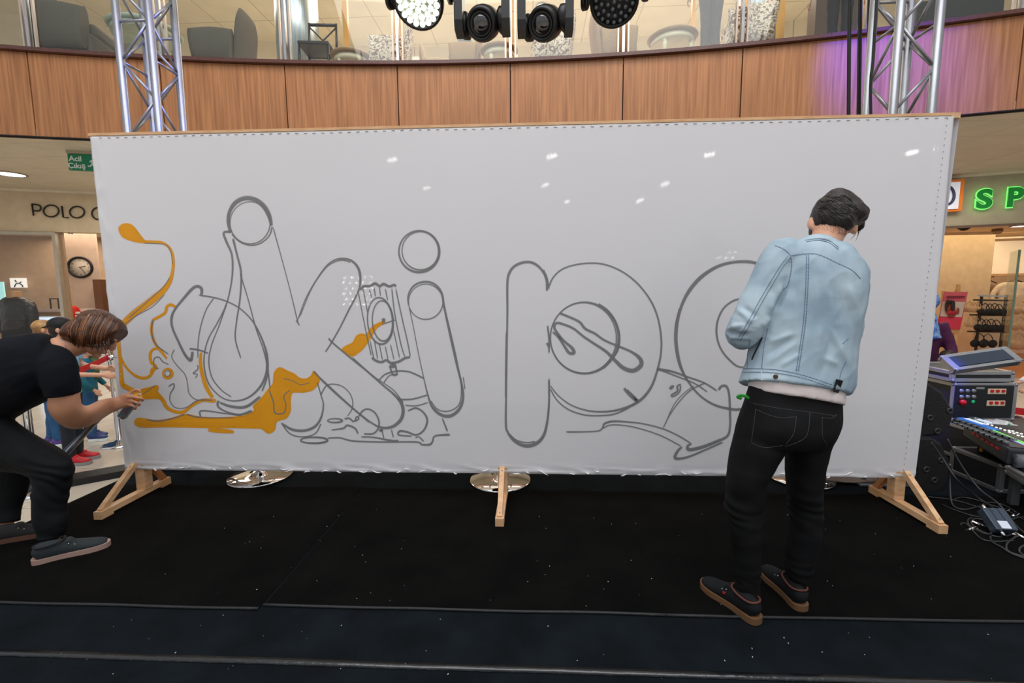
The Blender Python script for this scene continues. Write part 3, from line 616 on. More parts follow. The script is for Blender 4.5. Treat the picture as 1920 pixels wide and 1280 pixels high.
# head truss joining the towers above the picture, carries the stage lamps
bar = thing('head_truss', 'horizontal silver truss across the tower tops carrying the stage lamps', 'truss', (-.2, 3.35, 4.02))
for dy in (-.12, .12):
    for z in (4.03, 4.27): MB().limb([(-2.95, 3.35+dy, z), (2.6, 3.35+dy, z)], [.0255]*2, V((0, 0, 1)), n=1).build('chord', M_alum, bar)
k = 0; x = -2.9
while x < 2.4:
    for dy in (-.12, .12): MB().tube([(x, 3.35+dy, 4.03 if k % 2 else 4.27), (x+.27, 3.35+dy, 4.27 if k % 2 else 4.03)], .009).build('brace', M_alum, bar)
    x += .27; k += 1
def frame_of(d, up=V((0, 0, 1))):
    d = V(d).normalized(); x = d.cross(up).normalized(); z = x.cross(d); return Matrix((x, d, z)).transposed()   # y = pointing direction
def led_head(px, py, Y, aim, r, lit, label, group=None):
    c = atY(px, py, Y); t = thing('led_wash_lamp', label, 'stage light', (c.x, c.y, 4.0), group); R = frame_of(aim)
    def q(x, y, z): return c+R @ V((x, y, z))
    A = R @ V((0, 1, 0))
    MB().lathe([(r*.55, -.17), (r*.8, -.13), (r*.98, -.05), (r, .0), (r*.99, .03), (r*.90, .035), (r*.86, .02), (0, .018)], c, A, 32).build('head', M_blk, t)
    face = MB().lathe([(r*.87, .018), (r*.86, .024), (0, .024)], c, A, 32).build('lens_plate', mat('lens_plate_lit', (60, 70, 50), .4) if lit else mat('lens_plate', (38, 42, 48), .35), t)
    lm = mat('led_lit', (255, 255, 250), .3, emit=(255, 252, 240), es=9) if lit else mat('led_lens', (92, 100, 108), .08, coat=1)
    pts = [(0, 0)]
    for n_, rr in ((6, .27), (12, .52), (18, .76)): pts += [(rr*math.cos(2*PI*i/n_+n_), rr*math.sin(2*PI*i/n_+n_)) for i in range(n_)]
    for a, b in pts: MB().ell(q(a*r*.98, .026, b*r*.98), (r*(.112 if lit else .085), )*3, None, 10, 6).build('led', lm, face)
    for s in (-1, 1):
        MB().limb([q(s*(r+.02), -.04, 0), q(s*(r+.045), -.05, .0), q(s*(r+.05), -.05, .0)], [.05, .055, .04], V((0, 0, 1)), 16, 1).build('pivot', M_blk, t)
        MB().beam(q(s*(r+.04), -.05, -.03), V((q(s*(r+.04), -.05, 0).x, c.y-.02, c.z+r+.10)), .045, .09, V((1, 0, 0)), .01).build('yoke_arm', M_blk2, t)
    MB().box((c.x, c.y-.02, c.z+r+.12), (2*r+.17, .12, .07), None, .015).build('yoke_bridge', M_blk2, t)
    MB().box((c.x, c.y, (c.z+r+.17+3.9)/2), (.26, .2, 3.86-(c.z+r+.16)), None, .02).build('base', M_blk, t)
    for dx in (-.07, .07): MB().beam((c.x+dx, c.y-.0, 3.87), (c.x+dx, 3.26, 4.01), .03, .03).build('clamp', M_alum, t)
    return t
def beam_head(px, py, Y, aim, label, group):
    c = atY(px, py, Y); t = thing('moving_head_lamp', label, 'stage light', (c.x, c.y, 4.0), group); R = frame_of(aim); A = R @ V((0, 1, 0))
    def q(x, y, z): return c+R @ V((x, y, z))
    hd = MB().lathe([(.05, -.20), (.085, -.17), (.105, -.08), (.11, 0), (.108, .04), (.098, .075), (.086, .085), (.080, .07), (0, .068)], c, A, 32).build('head', M_blk, t)
    MB().lathe([(.078, .07), (.07, .074), (.062, .07)], c, A, 28).build('lens_ring', M_blk2, hd)
    MB().lathe([(.062, .070), (.05, .085), (.03, .093), (0, .096)], c, A, 28).build('lens', mat('dark_lens', (26, 30, 38), .02, coat=1, spec=1), hd)
    for s in (-1, 1):
        MB().lathe([(.07, 0), (.085, .015), (.08, .05), (.05, .06)], q(s*.105, -.03, 0), R @ V((s, 0, 0)), 20).build('pivot', M_blk, t)
        mb = MB(); o_ = [(-.055, -.075), (.04, -.085), (.075, -.02), (.075, .27), (-.075, .27), (-.075, -.02)]
        hx = .128; mb.prism(o_, -.028, .028, Matrix.Translation(c+V((s*(hx+.03), -.02, 0))) @ Matrix(((0, 0, 1, 0), (1, 0, 0, 0), (0, 1, 0, 0), (0, 0, 0, 1)))); mb.build('yoke_arm', M_blk2, t)
    MB().box(c+V((0, -.02, .235)), (.37, .14, .09), None, .025).build('yoke_bridge', M_blk2, t)
    MB().box((c.x, c.y, (c.z+.29+3.9)/2), (.30, .24, 3.88-(c.z+.29)), None, .02).build('base', M_blk, t)
    for dx in (-.09, .09): MB().beam((c.x+dx, c.y, 3.87), (c.x+dx, 3.26, 4.01), .03, .03).build('clamp', M_alum, t)
    return t
led_head(785, 2, 3.3, (-.05, -.62, -.75), .172, True, 'lit round stage lamp with bright white LED lenses hanging at the top')
beam_head(906, 44, 3.32, (-.16, -.85, -.5), 'black moving head lamp hanging directly right of the lit LED lamp', 'black moving head beam lamps')
beam_head(1022, 44, 3.32, (-.34, -.82, -.5), 'black moving head lamp hanging next to the unlit LED lamp', 'black moving head beam lamps')
led_head(1152, 0, 3.3, (-.12, -.62, -.75), .162, False, 'unlit round stage lamp with a dark honeycomb of LED lenses at the top')
led_head(618, -62, 3.3, (-.1, -.5, -.85), .165, False, 'unlit round lamp mostly above the picture, left of the lit LED lamp')
# black ropes / cables down the right tower
M_cable = mat('black_cable', (16, 16, 17), .55)
for k, (x0, x1, rr) in enumerate(((1593, 1591, .012), (1612, 1608, .007), (1616, 1612, .007), (1630, 1624, .007))):
    a, b = atY(x0, -60, 3.5), atY(x1, 215, 3.5); dd = (b-a)/(a.z-b.z)
    bot = b+dd*(b.z-.03); top = a+dd*-(4.03-a.z)
    tag(MB().tube([top, a, b, bot], rr, 8, 3).build('hanging_cable', M_cable), ('thick black cable hanging from the head truss, leftmost of four', 'left one of the close pair of thin black cables beside the tower', 'right one of the close pair of thin black cables beside the tower', 'thin black cable hanging right beside the right truss tower')[k], 'cable', 'cables hanging beside the right tower')
tc_ = MB(); tc_.tube([atY(1645, -40, 3.14), atY(1643, 10, 3.13), atY(1637, 110, 3.13), atY(1633, 215, 3.13), V((2.33, 3.13, 1.0)), V((2.36, 3.1, .03))], .008, 8, 4)
tag(tc_.build('tower_cable', M_cable), 'thin black cable running down the front chord of the right tower', 'cable')

# ================================================================== BAR STOOLS behind the board
M_chrome = mat('chrome', (225, 225, 228), .06, 1)
def stool(px, py, label):
    c = atZ(px, py, .0); t = thing('bar_stool', label, 'stool', (c.x, c.y, 0), 'bar stools behind the board')
    MB().lathe([(.21, .002), (.222, .006), (.215, .014), (.12, .022), (.06, .032), (.04, .05), (0, .052)], (c.x, c.y, 0), seg=48).build('base', M_chrome, t)
    MB().lathe([(.035, .05), (.03, .08), (.027, .35), (.022, .36), (.022, .62)], (c.x, c.y, 0)).build('column', M_chrome, t)
    MB().tube([(c.x-.13, c.y, .26), (c.x-.1, c.y+.12, .26), (c.x+.1, c.y+.12, .26), (c.x+.13, c.y, .26)], .01, 8, 4).build('footrest', M_chrome, t)
    MB().limb([(c.x, c.y, .61), (c.x, c.y, .64), (c.x, c.y, .7), (c.x, c.y, .72)], [.12, .19, .2, .17], n=3, seg=24).build('seat', M_blk, t)
stool(489, 893, 'chrome disc stool base beneath the left part of the white board')
stool(938, 900, 'chrome disc stool base directly behind the central wooden foot')
stool(1499, 895, 'chrome disc stool base glimpsed between the legs of the denim jacket man')

# ================================================================== LEFT SIDE: signs, shop, barrier
M_let = mat('black_letters', (18, 18, 18), .4)
sg = thing('shop_sign', 'thin black capital letters POLO G on the cream fascia at left', 'sign', atR(110, 395, 28.58))
def sl(px, py): P = atR(px, py, 28.56); return P
def lettertube(pts, closed=False, n=1): MB().tube([sl(x, y) for x, y in pts], .016, 6, n, closed).build('letter', M_let, sg)
lP = MB(); lP.tube([sl(63, 404), sl(60, 382)], .0145, 6); lP.tube([sl(60, 382.5), sl(69, 383.5), sl(75, 386), sl(76.5, 390.5), sl(73, 395), sl(62, 394.5)], .0145, 6, 4); lP.build('letter', M_let, sg)
def oval(cx, cy, rx, ry, a0=0, a1=2*PI, n=20):
    full = a1-a0 > 6.2
    return [(cx+rx*math.cos(a0+(a1-a0)*i/n), cy+ry*math.sin(a0+(a1-a0)*i/n)) for i in range(n if full else n+1)]
MB().tube([sl(*p) for p in oval(96, 395.3, 14.3, 11)], .0145, 6, 1, True).build('letter', M_let, sg)
MB().tube([sl(116, 386), sl(118.5, 407), sl(128.5, 408)], .0145, 6).build('letter', M_let, sg)
MB().tube([sl(*p) for p in oval(144.5, 397.5, 13.7, 10.7)], .0145, 6, 1, True).build('letter', M_let, sg)
MB().tube([sl(*p) for p in oval(184, 400, 11.5, 11, .5, 5.6)]+[sl(184, 400)], .0145, 6).build('letter', M_let, sg)
# emergency exit sign hanging from the soffit
ec = atR(163, 303, 25.62); ea = -arcang(ec)+.05; ER = Matrix.Rotation(ea, 3, 'Z')
ex = thing('exit_sign', 'green emergency exit sign with white Turkish lettering hanging under the soffit', 'sign', ec)
def eq(x, y, z): return ec+ER @ V((x, y, z))
sw = .5; shh = .22
MB().box(eq(.04, 0, -.02), (sw, .05, shh), ER).build('panel', mat('exit_green', (0, 104, 72), .35, emit=(0, 120, 80), es=.15), ex)
MB().box(eq(.04, 0, .125), (sw+.02, .07, .055), ER).build('housing', M_alu, ex)
MB().box(eq(.04, 0, .25), (.04, .04, .22), ER).build('bracket', M_alu, ex)
M_wht = mat('sign_white', (235, 245, 240), .5)
RR = Matrix.Rotation(ea, 4, 'Z') @ Matrix.Rotation(PI/2, 4, 'X')
text('Acil', 'lettering', .098, eq(-.12, -.028, -.005), 0, M_wht, ex, .002, offset=.002, R=RR)
text('\u00c7\u0131k\u0131\u015f', 'lettering', .098, eq(-.11, -.028, -.10), 0, M_wht, ex, .002, offset=.002, R=RR)
pg = MB()   # running figure leaving through a doorway
for a, b, r_ in (((.085, .035), (.075, -.03), .013), ((.08, .03), (.045, .0), .007), ((.085, .03), (.12, .005), .007), ((.075, -.03), (.045, -.06), .009), ((.045, -.06), (.02, -.055), .008), ((.075, -.03), (.10, -.06), .009), ((.10, -.06), (.095, -.10), .008)):
    pg.beam(eq(a[0], -.027, a[1]-.01), eq(b[0], -.027, b[1]-.01), r_*2, .003, ER @ V((1, 0, 0)))
pg.ell(eq(.09, -.027, .055), (.014, .003, .014), ER); pg.build('running_figure', M_wht, ex)
dr_ = MB(); 
for a, b in (((.15, .07), (.15, -.12)), ((.15, .07), (.25, .07)), ((.25, .07), (.25, -.12))): dr_.beam(eq(a[0], -.027, a[1]), eq(b[0], -.027, b[1]), .012, .003, ER @ V((1, 0, 1)))
dr_.build('doorway_symbol', M_wht, ex)
M_lamp = mat('lamp_lit', (255, 255, 255), .4, emit=(255, 250, 240), es=6)
M_lampb = mat('lamp_lit_cool', (255, 255, 255), .4, emit=(225, 245, 255), es=7)
def downlight(P, r, label, group='recessed downlights', m=None):
    t = thing('downlight', label, 'light', P, group)
    MB().lathe([(r*1.12, 0), (r*1.12, -.012), (r, -.016), (r*.96, -.004)], P, seg=28).build('ring', M_alu, t)
    MB().lathe([(r*.95, -.006), (r*.6, -.012), (0, -.012)], P, seg=28).build('diffuser', m or M_lamp, t)
downlight(atZ(19, 326, ZC-.004), .19, 'bright round downlight in the perforated ceiling above the shop letters', None, M_lampb)
p = atR(127, 433, 28.7); downlight(V((p.x, p.y+.05, 2.567)), .035, 'tiny square bright light under the shop fascia above the clock', None)
# clock on the inner wall
ci = struct(MB().beam(atR(112, 520, 29.6)*1, atR(188, 520, 29.6)*1, 3.2, .06, V((0, 0, 1))).build('wall_inner_left', mat('inner_pink_wall', (214, 186, 164), .75)))
ka, kb = atR(112, 520, 29.6), atR(188, 520, 29.6); kd = (kb-ka); kang = math.atan2(kd.y, kd.x)
kc = (ka+kb)/2
def inplane(px, py, off=.04):
    n = V((math.sin(kang), -math.cos(kang), 0)); d = ray(px, py); t = ((ka+n*off)-CAM).dot(n)/d.dot(n); return CAM+d*t
cc = inplane(150.5, 501); K = Matrix.Rotation(kang, 3, 'Z'); Rk = abs((inplane(175, 501)-inplane(126, 501)).length)/2
clk = thing('wall_clock', 'round white wall clock with a thick black rim on the wall at left', 'clock', cc)
fwd = K @ V((0, -1, 0))
def cq(x, z, y=0): return cc+K @ V((x, -y, z))
MB().lathe([(Rk*.80, -.02), (Rk, -.02), (Rk, .02), (Rk*.93, .035), (Rk*.80, .012), (Rk*.80, -.02)], cc, fwd, 40).build('rim', mat('clock_rim', (22, 18, 18), .3), clk)
MB().lathe([(Rk*.81, -.02), (Rk*.81, .002), (0, .002)], cc, fwd, 40).build('dial', mat('clock_dial', (232, 214, 196), .6), clk)
KR = Matrix.Rotation(kang, 4, 'Z') @ Matrix.Rotation(PI/2, 4, 'X')
for h in range(1, 13):
    a = PI/2-h*PI/6; text(str(h), 'numeral', Rk*.2, cq(Rk*.66*math.cos(a), Rk*.66*math.sin(a)-Rk*.07, .004), 0, M_let, clk, .001, R=KR)
for a, l, w_ in ((math.radians(15), .45, .03), (math.radians(-57), .62, .018)):
    MB().beam(cq(-.08*Rk*math.cos(a), -.08*Rk*math.sin(a), .008), cq(l*Rk*math.cos(a), l*Rk*math.sin(a), .008), w_*Rk*2, .003, K @ V((-math.sin(a), 0, math.cos(a)))).build('hand', M_let, clk)
# in-shop items at left
def quad_item(name, label, cat, x0, y0, x1, y1, R_, th, m, group=None, parent=None):
    a, b = atR(x0, (y0+y1)/2, R_), atR(x1, (y0+y1)/2, R_); zt = atR((x0+x1)/2, y0, R_).z; zb = atR((x0+x1)/2, y1, R_).z
    o = MB().beam(V((a.x, a.y, (zt+zb)/2)), V((b.x, b.y, (zt+zb)/2)), abs(zt-zb), th, V((0, 0, 1))).build(name, m, parent)
    return tag(o, label, cat, group) if label else o
M_bronze = mat('brushed_bronze', (196, 152, 100), .35, .6)
cw = thing('shop_counter', 'long low white counter with a bronze top rail inside the left shop', 'counter', V((atR(120, 640, 29.3).x, atR(120, 640, 29.3).y, -.3)))
quad_item('top_rail', None, None, 60, 584, 196, 592, 29.3, .1, M_bronze, None, cw)
a, b = atR(60, 600, 29.32), atR(200, 600, 29.32)
MB().beam(V((a.x, a.y, .38)), V((b.x, b.y, .38)), 1.34, .06, V((0, 0, 1))).build('front_panel', mat('counter_front', (232, 220, 214), .4), cw)
quad_item('display_screen', 'large bright blue-white display screen below the bronze rail inside left shop', 'screen', 56, 595, 108, 660, 29.22, .04, mat('screen_bright', (220, 238, 255), .3, emit=(205, 228, 255), es=1.1))
quad_item('display_screen', 'tall pale cyan screen at the extreme left edge of the shop window', 'screen', -30, 528, 9, 570, 29.7, .04, mat('screen_cyan', (170, 225, 225), .3, emit=(165, 225, 225), es=.8))
quad_item('display_screen', 'small white screen with a curved black line drawing on the taupe shop wall', 'screen', 20, 521, 50, 539, 31.2, .04, mat('screen_white', (240, 238, 235), .3, emit=(240, 238, 235), es=.7))
dl = MB(); dl.tube([atR(*p, 31.17) for p in ((27, 538), (30, 532), (35, 531), (41, 534), (43, 538))], .012, 6, 4); dl.tube([atR(*p, 31.17) for p in ((28, 525), (31, 529))], .012); dl.tube([atR(*p, 31.17) for p in ((40, 528), (37, 530))], .012)
tag(dl.build('line_drawing', M_let), 'black curved line drawing shown on the small white shop screen', 'drawing')
fr_ = thing('wall_frame', 'thin dark empty picture frame above the bronze rail in the left shop', 'frame', atR(100, 572, 30.8))
for x0, y0, x1, y1 in ((94, 559, 111, 561), (94, 582, 111, 584), (94, 559, 96, 584), (109, 559, 111, 584)): quad_item('frame_bar', None, None, x0, y0, x1, y1, 30.8, .03, M_dark, None, fr_)
quad_item('display_case', 'narrow brown display case right beside the left edge of the white board', 'cabinet', 185, 524, 200, 592, 29.35, .3, mat('case_brown', (112, 70, 44), .5))
red = thing('red_garment', 'bright red folded garment standing on the counter behind the children', 'garment', atR(139, 590, 29.2))
MB().limb([atR(139, 598, 29.2), atR(138, 588, 29.2), atR(137, 577, 29.2), atR(137, 573, 29.2)], [.1, .11, .09, .03], seg=14, n=3).organic('cloth', mat('red_cloth', (226, 34, 16), .7), red, .015, 3)
for y in (586, 592): MB().box(atR(145.5, y, 29.1), (.05, .05, .04)).build('white_tag', M_wht, red)
# tall shop mannequin without head
def leather(): return mat('black_leather', (20, 13, 10), .38, bump=.15, bs=10, coat=.1)

# barrier posts and belt on the mall floor
def stanchion(px, py, label):
    c = atZ(px, py, -.3); t = thing('barrier_post', label, 'barrier post', (c.x, c.y, -.3), 'chrome barrier posts')
    MB().lathe([(.17, 0), (.17, .012), (.14, .025), (.05, .045), (.035, .06), (0, .061)], (c.x, c.y, -.3), seg=32).build('base', M_chrome, t)
    MB().lathe([(.032, .05), (.032, .93), (.04, .935), (.04, .99), (.02, 1.0)], (c.x, c.y, -.3), seg=20).build('pole', M_chrome, t); return c
s1 = stanchion(68, 922, 'chrome barrier post holding the red belt behind the crouching painter')
s2 = stanchion(226, 833, 'chrome barrier post base peeking out at the left edge of the board')
M_red = mat('red_belt', (205, 20, 34), .5)
def belt(a, b, label):
    a, b = V(a), V(b); m = MB(); rs = []
    for i in range(13):
        t = i/12; p = a.lerp(b, t)+V((0, 0, -.05*math.sin(PI*t))); rs.append([p+V((0, 0, .03)), p+V((0, .003, .03)), p+V((0, .003, -.03)), p+V((0, 0, -.03))])
    return tag(m.rings(rs, True, False).build('barrier_belt', M_red), label, 'barrier belt')
belt((s1.x+.03, s1.y, .655), (s2.x-.03, s2.y, .68), 'red retractable barrier belt stretched behind the painter towards the board')
tag(MB().beam(V((s1.x-1.2, s1.y-.45, .66)), V((s1.x-.03, s1.y, .655)), .004, .06, V((0, 1, 0))).build('barrier_belt', M_red), 'red barrier belt running out of view to the left of the post', 'barrier belt')
pa_, pb_ = atZ(47, 930, -.29), atY(214, 752, 4.3)
tag(MB().tube([pa_, pb_], .03, 12).build('metal_tube', mat('dark_steel_tube', (70, 74, 84), .2, .9)), 'dark shiny metal tube leaning diagonally behind the painter up to the board', 'tube')
tag(MB().beam(V((-4.9, 3.0, -.27)), V((-3.6, 4.05, -.27)), .06, .20, V((0, 0, 1))).build('cable_ramp', mat('rubber_black', (18, 19, 20), .6)), 'low black rubber strip lying on the pale floor left of the stage', 'cable ramp')

# ================================================================== RIGHT SIDE signs and shop
gsg = thing('shop_sign', 'green glowing channel letters S P on the right shop fascia', 'sign', atR(1870, 372, 28.5))
M_green = mat('green_letter', (8, 118, 44), .3, emit=(0, 120, 40), es=.35); M_glow = mat('green_halo', (120, 235, 120), .4, emit=(120, 240, 110), es=1.0)
for ch, px, py in (('S', 1844, 389), ('P', 1901, 386), ('X', 1962, 383)):
    P = atR(px, py, 28.5); a = -arcang(P)+.03
    if ch == 'X': continue
    text(ch, 'letter', .44, P, a, M_green, gsg, .012, 1.08 if ch == 'S' else .95, .016); n = V((math.sin(-a), math.cos(a), 0))
    text(ch, 'letter_halo', .44, P+n*.016, a, M_glow, gsg, .004, 1.08 if ch == 'S' else .95, .032)
sqm = thing('square_shop_sign', 'square white sign with orange border and navy ring, half hidden behind board', 'sign', atR(1785, 365, 28.5))
quad_item('panel', None, None, 1762, 338, 1803, 397, 28.5, .10, mat('sign_orange', (232, 130, 40), .4), None, sqm)
quad_item('panel_face', None, None, 1766, 342, 1798, 392, 28.43, .03, mat('sign_face', (214, 220, 236), .4, emit=(214, 220, 236), es=.25), None, sqm)
MB().tube([atR(*p, 28.4) for p in oval(1776, 366, 13, 17)], .022, 8, 1, True).build('ring_emblem', mat('navy_emblem', (28, 40, 90), .4), sqm)
# downlights in shop ceiling
p = atZ(1817, 424, 2.59); downlight(p, .14, 'round lit downlight in the warm ceiling of the right shop', 'right shop downlights')
p = atZ(1912, 423.5, 2.59); downlight(p, .14, 'lit downlight in the right shop ceiling at the picture edge', 'right shop downlights')
p = atZ(1808, 423, 2.59); t = thing('ceiling_speaker', 'small black dome fixture beside the downlight in the right shop', 'fixture', p)
MB().lathe([(.12, 0), (.1, -.05), (.05, -.09), (0, -.1)], p).build('dome', M_dark, t); MB().lathe([(.15, 0), (.15, -.01), (.1, -.012)], p).build('ring', M_dark, t)
p = atZ(1870, 430, 2.59); tag(MB().lathe([(.09, 0), (.09, -.05), (.06, -.09), (0, -.09)], p).build('smoke_detector', mat('dark_detector', (120, 96, 70), .6)), 'small brown smoke detector on the right shop ceiling', 'detector')
# lit display wall with shelf
quad_item('backlit_display', 'bright cream backlit wall display above the shelf in the right shop', 'display', 1850, 452, 1935, 514, 32.6, .1, mat('panel_cream', (255, 240, 214), .5, emit=(255, 226, 184), es=.35))
quad_item('wall_shelf', 'pale wooden wall shelf above the hanging tops in the right shop', 'shelf', 1843, 513, 1940, 517, 32.2, .5, mat('shelf_wood', (224, 180, 128), .5))
quad_item('poster_strip', 'narrow orange and white poster at the left end of the lit panel', 'poster', 1845, 470, 1857, 513, 32.3, .03, mat('poster_mix', (240, 232, 228), .5, col2=(224, 140, 96), vs=2))
trk = quad_item('light_track', 'thin ceiling light track in front of the lit panel in the right shop', 'light track', 1849, 444, 1935, 447, 31.8, .05, M_cream)
def hangtop(px, py, w_, h_, R_, m, label):
    P = atR(px, py, R_); a = -arcang(P); K_ = Matrix.Rotation(a, 3, 'Z')
    def q(x, y, z): return P+K_ @ V((x, y, z))
    t = thing('blouse', label, 'clothing', P, 'tops hanging under the shelf'); mb = MB()
    mb.limb([q(0, 0, .0), q(0, 0, -.06), q(0, 0, -h_*.35), q(0, 0, -h_)], [(w_*.22, .05), (w_*.42, .07), (w_*.36, .08), (w_*.40, .07)], K_ @ V((1, 0, 0)), 16)
    for s in (-1, 1): mb.limb([q(s*w_*.36, 0, -.07), q(s*w_*.5, 0, -.28), q(s*w_*.5, -.02, -.45)], [.06, .055, .05], K_ @ V((1, 0, 0)), 10)
    mb.organic('garment', m, t, .02, 3, lambda c, n: .012*noise.noise(c*9))
    hk = MB(); hk.tube([q(-w_*.3, 0, -.04), q(0, 0, .06), q(w_*.3, 0, -.04)], .012, 6, 1); hk.tube([q(0, 0, .06), q(0, 0, .13), q(.03, 0, .16), q(.05, 0, .13)], .008, 6, 3); hk.build('hanger', M_dark, t)
hangtop(1857, 531, .62, .9, 31.9, mat('grey_knit', (150, 128, 104), .9, bump=.3), 'grey-brown patterned top on a hanger under the shop shelf')
hangtop(1903, 529, .70, 1.0, 31.5, mat('cream_blouse', (236, 214, 186), .85, bump=.2), 'cream blouse with open collar on a hanger under the shop shelf')
# easel with poster
PE = atR(1800, 618, 30.0); ez = thing('easel', 'light wooden easel standing on the orange shop floor holding pink poster', 'easel', (PE.x, PE.y, -.285))
M_ez = mat('easel_wood', (222, 180, 116), .5); Re = 30.0
def ef(px, py, R_=Re): P = atR(px, py, R_); return P
fl = atZ(1793, 659, -.285); top = ef(1801, 533)
MB().beam(ef(1797, 533), V((atR(1790, 657, Re).x, atR(1790, 657, Re).y, -.28)), .06, .04).build('leg', M_ez, ez)
MB().beam(ef(1770, 545), V((atR(1762, 657, Re).x, atR(1762, 657, Re).y, -.28)), .06, .04).build('leg', M_ez, ez)
MB().beam(ef(1797, 540), V((top.x+.1, top.y+1.0, -.28)), .05, .04).build('leg', M_ez, ez)
MB().beam(ef(1758, 619), ef(1802, 621), .07, .08, V((0, 0, 1))).build('ledge', M_ez, ez)
po = thing('pink_poster', 'pink poster showing a dark-haired woman in red, resting on the easel', 'poster', ef(1785, 582))
def pquad(name, c, m, R_, dep=.02):
    P = [atR(x, y, R_) for x, y in c]; n = V((0, .02, 0)); mb = MB(); mb.add(P+[p_+n for p_ in P], [(0, 1, 2, 3), (4, 7, 6, 5), (0, 4, 5, 1), (1, 5, 6, 2), (2, 6, 7, 3), (3, 7, 4, 0)]); return mb.build(name, m, po)
pquad('poster_board', [(1772, 547), (1815, 547), (1800, 618), (1757, 616)], mat('poster_pink', (214, 96, 110), .5), 29.9)
pquad('poster_lower_field', [(1763.5, 593.5), (1805, 595), (1800, 617), (1758.5, 615.5)], mat('poster_crimson', (208, 48, 78), .5), 29.87)
pquad('poster_photo_field', [(1769, 565), (1810, 566), (1803, 594.5), (1763.5, 593)], mat('poster_pale', (206, 190, 174), .5), 29.87)
ws = MB()
for (x, y, rx, ry) in ((1780, 570, .055, .07), (1782, 579, .10, .10), (1785, 588, .085, .08), (1796, 583, .03, .07)): ws.ell(atR(x, y, 29.84), (rx, .012, ry))
ws.build('printed_figure', mat('print_skin', (150, 62, 52), .5), po)
wh = MB()
for (x, y, rx, ry) in ((1776, 572, .045, .12), (1787, 573, .04, .11), (1781, 566, .07, .04), (1775, 579, .03, .06)): wh.ell(atR(x, y, 29.82), (rx, .012, ry))
wh.build('printed_hair', mat('print_hair', (40, 22, 20), .5), po)
MB().ell(atR(1784, 586, 29.80), (.09, .012, .035)).build('printed_top', mat('print_red', (190, 30, 48), .5), po)
for i, (x0, x1, y) in enumerate(((1773, 1811, 556.5),)):
    MB().beam(atR(x0+2, y, 29.86), atR(x1-2, y, 29.86), .035, .01, V((0, 0, 1))).build('printed_headline', mat('print_dark', (120, 30, 50), .5), po)
# rack with lingerie
RK = 30.4; rb = atR(1855, 660, RK); rk = thing('display_rack', 'dark metal display rack with rails on the shop floor behind the cases', 'rack', (rb.x, rb.y, -.285))
M_rk = mat('rack_metal', (70, 58, 48), .4, .6)
for x0, x1 in ((1841, 1829), (1887, 1874)): MB().beam(atR(x0, 553, RK), V((atR(x1, 660, RK).x, atR(x1, 660, RK).y, -.25)), .035, .035).build('upright', M_rk, rk)
for x0, x1, y in ((1834, 1888, 554), (1825, 1890, 562), (1818, 1886, 590), (1814, 1884, 621)):
    MB().beam(atR(x0, y, RK-.1), atR(x1, y+1.5, RK-.1), .03, .03, V((0, 0, 1))).build('rail', M_rk if y > 560 else mat('rail_steel', (170, 178, 178), .3, .6), rk)
a, b = atR(1806, 654, RK), atR(1878, 660, RK)
MB().beam(V((a.x, a.y, -.20)), V((b.x, b.y, -.20)), .05, .4, V((0, 0, 1))).build('base_board', mat('rack_base', (200, 172, 136), .6), rk)
for pp in (a, b): MB().ell((pp.x, pp.y, -.255), .03).build('castor', M_dark, rk)
def bra(px, py, m, label, w_=.16, R_=RK-.2):
    P = atR(px, py, R_); t = thing('bra', label, 'lingerie', P, 'bras hanging on the shop rack'); mb = MB()
    for s in (-1, 1): mb.ell(P+V((s*w_*.46, 0, -w_*.3)), (w_*.46, w_*.2, w_*.42))
    mb.ell(P+V((0, .01, -w_*.3)), (w_*.8, .02, w_*.12)); mb.build('cups', m, t)
    sr = MB()
    for s in (-1, 1): sr.tube([P+V((s*w_*.5, 0, 0)), P+V((s*w_*.35, .02, w_*.5)), P+V((0, .02, w_*.75))], .008, 6, 3)
    sr.build('straps', m, t)
ORD = ('leftmost', 'second from left', 'third from left', 'rightmost', 'leftmost', 'second from left', 'third from left', 'rightmost', 'left', 'right')
OR2 = ('leftmost', 'middle', 'rightmost', 'left', 'right')
bk_ = mat('bra_black', (14, 13, 14), .7); be_ = mat('bra_beige', (196, 160, 122), .7)
for i, (x, y, w_) in enumerate(((1848, 580, .17), (1857, 581, .17), (1866, 580, .17), (1874, 581, .16), (1841, 609, .17), (1850, 611, .18), (1859, 610, .18), (1869, 611, .17), (1837, 638, .20), (1853, 639, .20))):
    bra(x, y, bk_, ('%s black bra on the %s rail of the shop rack' % (ORD[i], ('upper', 'middle', 'lowest')[0 if i < 4 else 1 if i < 8 else 2])), w_)
for i, (x, y, w_) in enumerate(((1818, 575, .15), (1826, 576, .15), (1833, 576, .15), (1822, 603, .15), (1830, 604, .15))):
    bra(x, y, be_, '%s of the beige bras at the rack left end, %s rail' % (OR2[i], 'upper' if i < 3 else 'middle'), w_)
for i, (x, y, w_) in enumerate(((1916, 577, .2), (1914, 607, .2), (1912, 640, .24), (1922, 641, .24))):
    bra(x, y, be_, 'beige bra at the right picture edge, %s' % ('top row', 'middle row', 'bottom row nearer the glass door', 'bottom row at the very edge')[i], w_, 30.9)
quad_item('room_divider', 'pale upright divider of a second shop rack at the right edge', 'divider', 1890, 556, 1935, 650, 31.2, .05, mat('panel_pale', (222, 196, 160), .6))
quad_item('back_board', None, None, 1828, 560, 1884, 656, 30.62, .03, mat('rack_back_cream', (224, 200, 166), .6), None, rk)
a, b = atR(1900, 565, 29.2), atR(1888, 662, 29.2)
gp = thing('glass_door', 'greenish edge of an open frameless glass door in the right shop', 'door', (b.x, b.y, -.285))
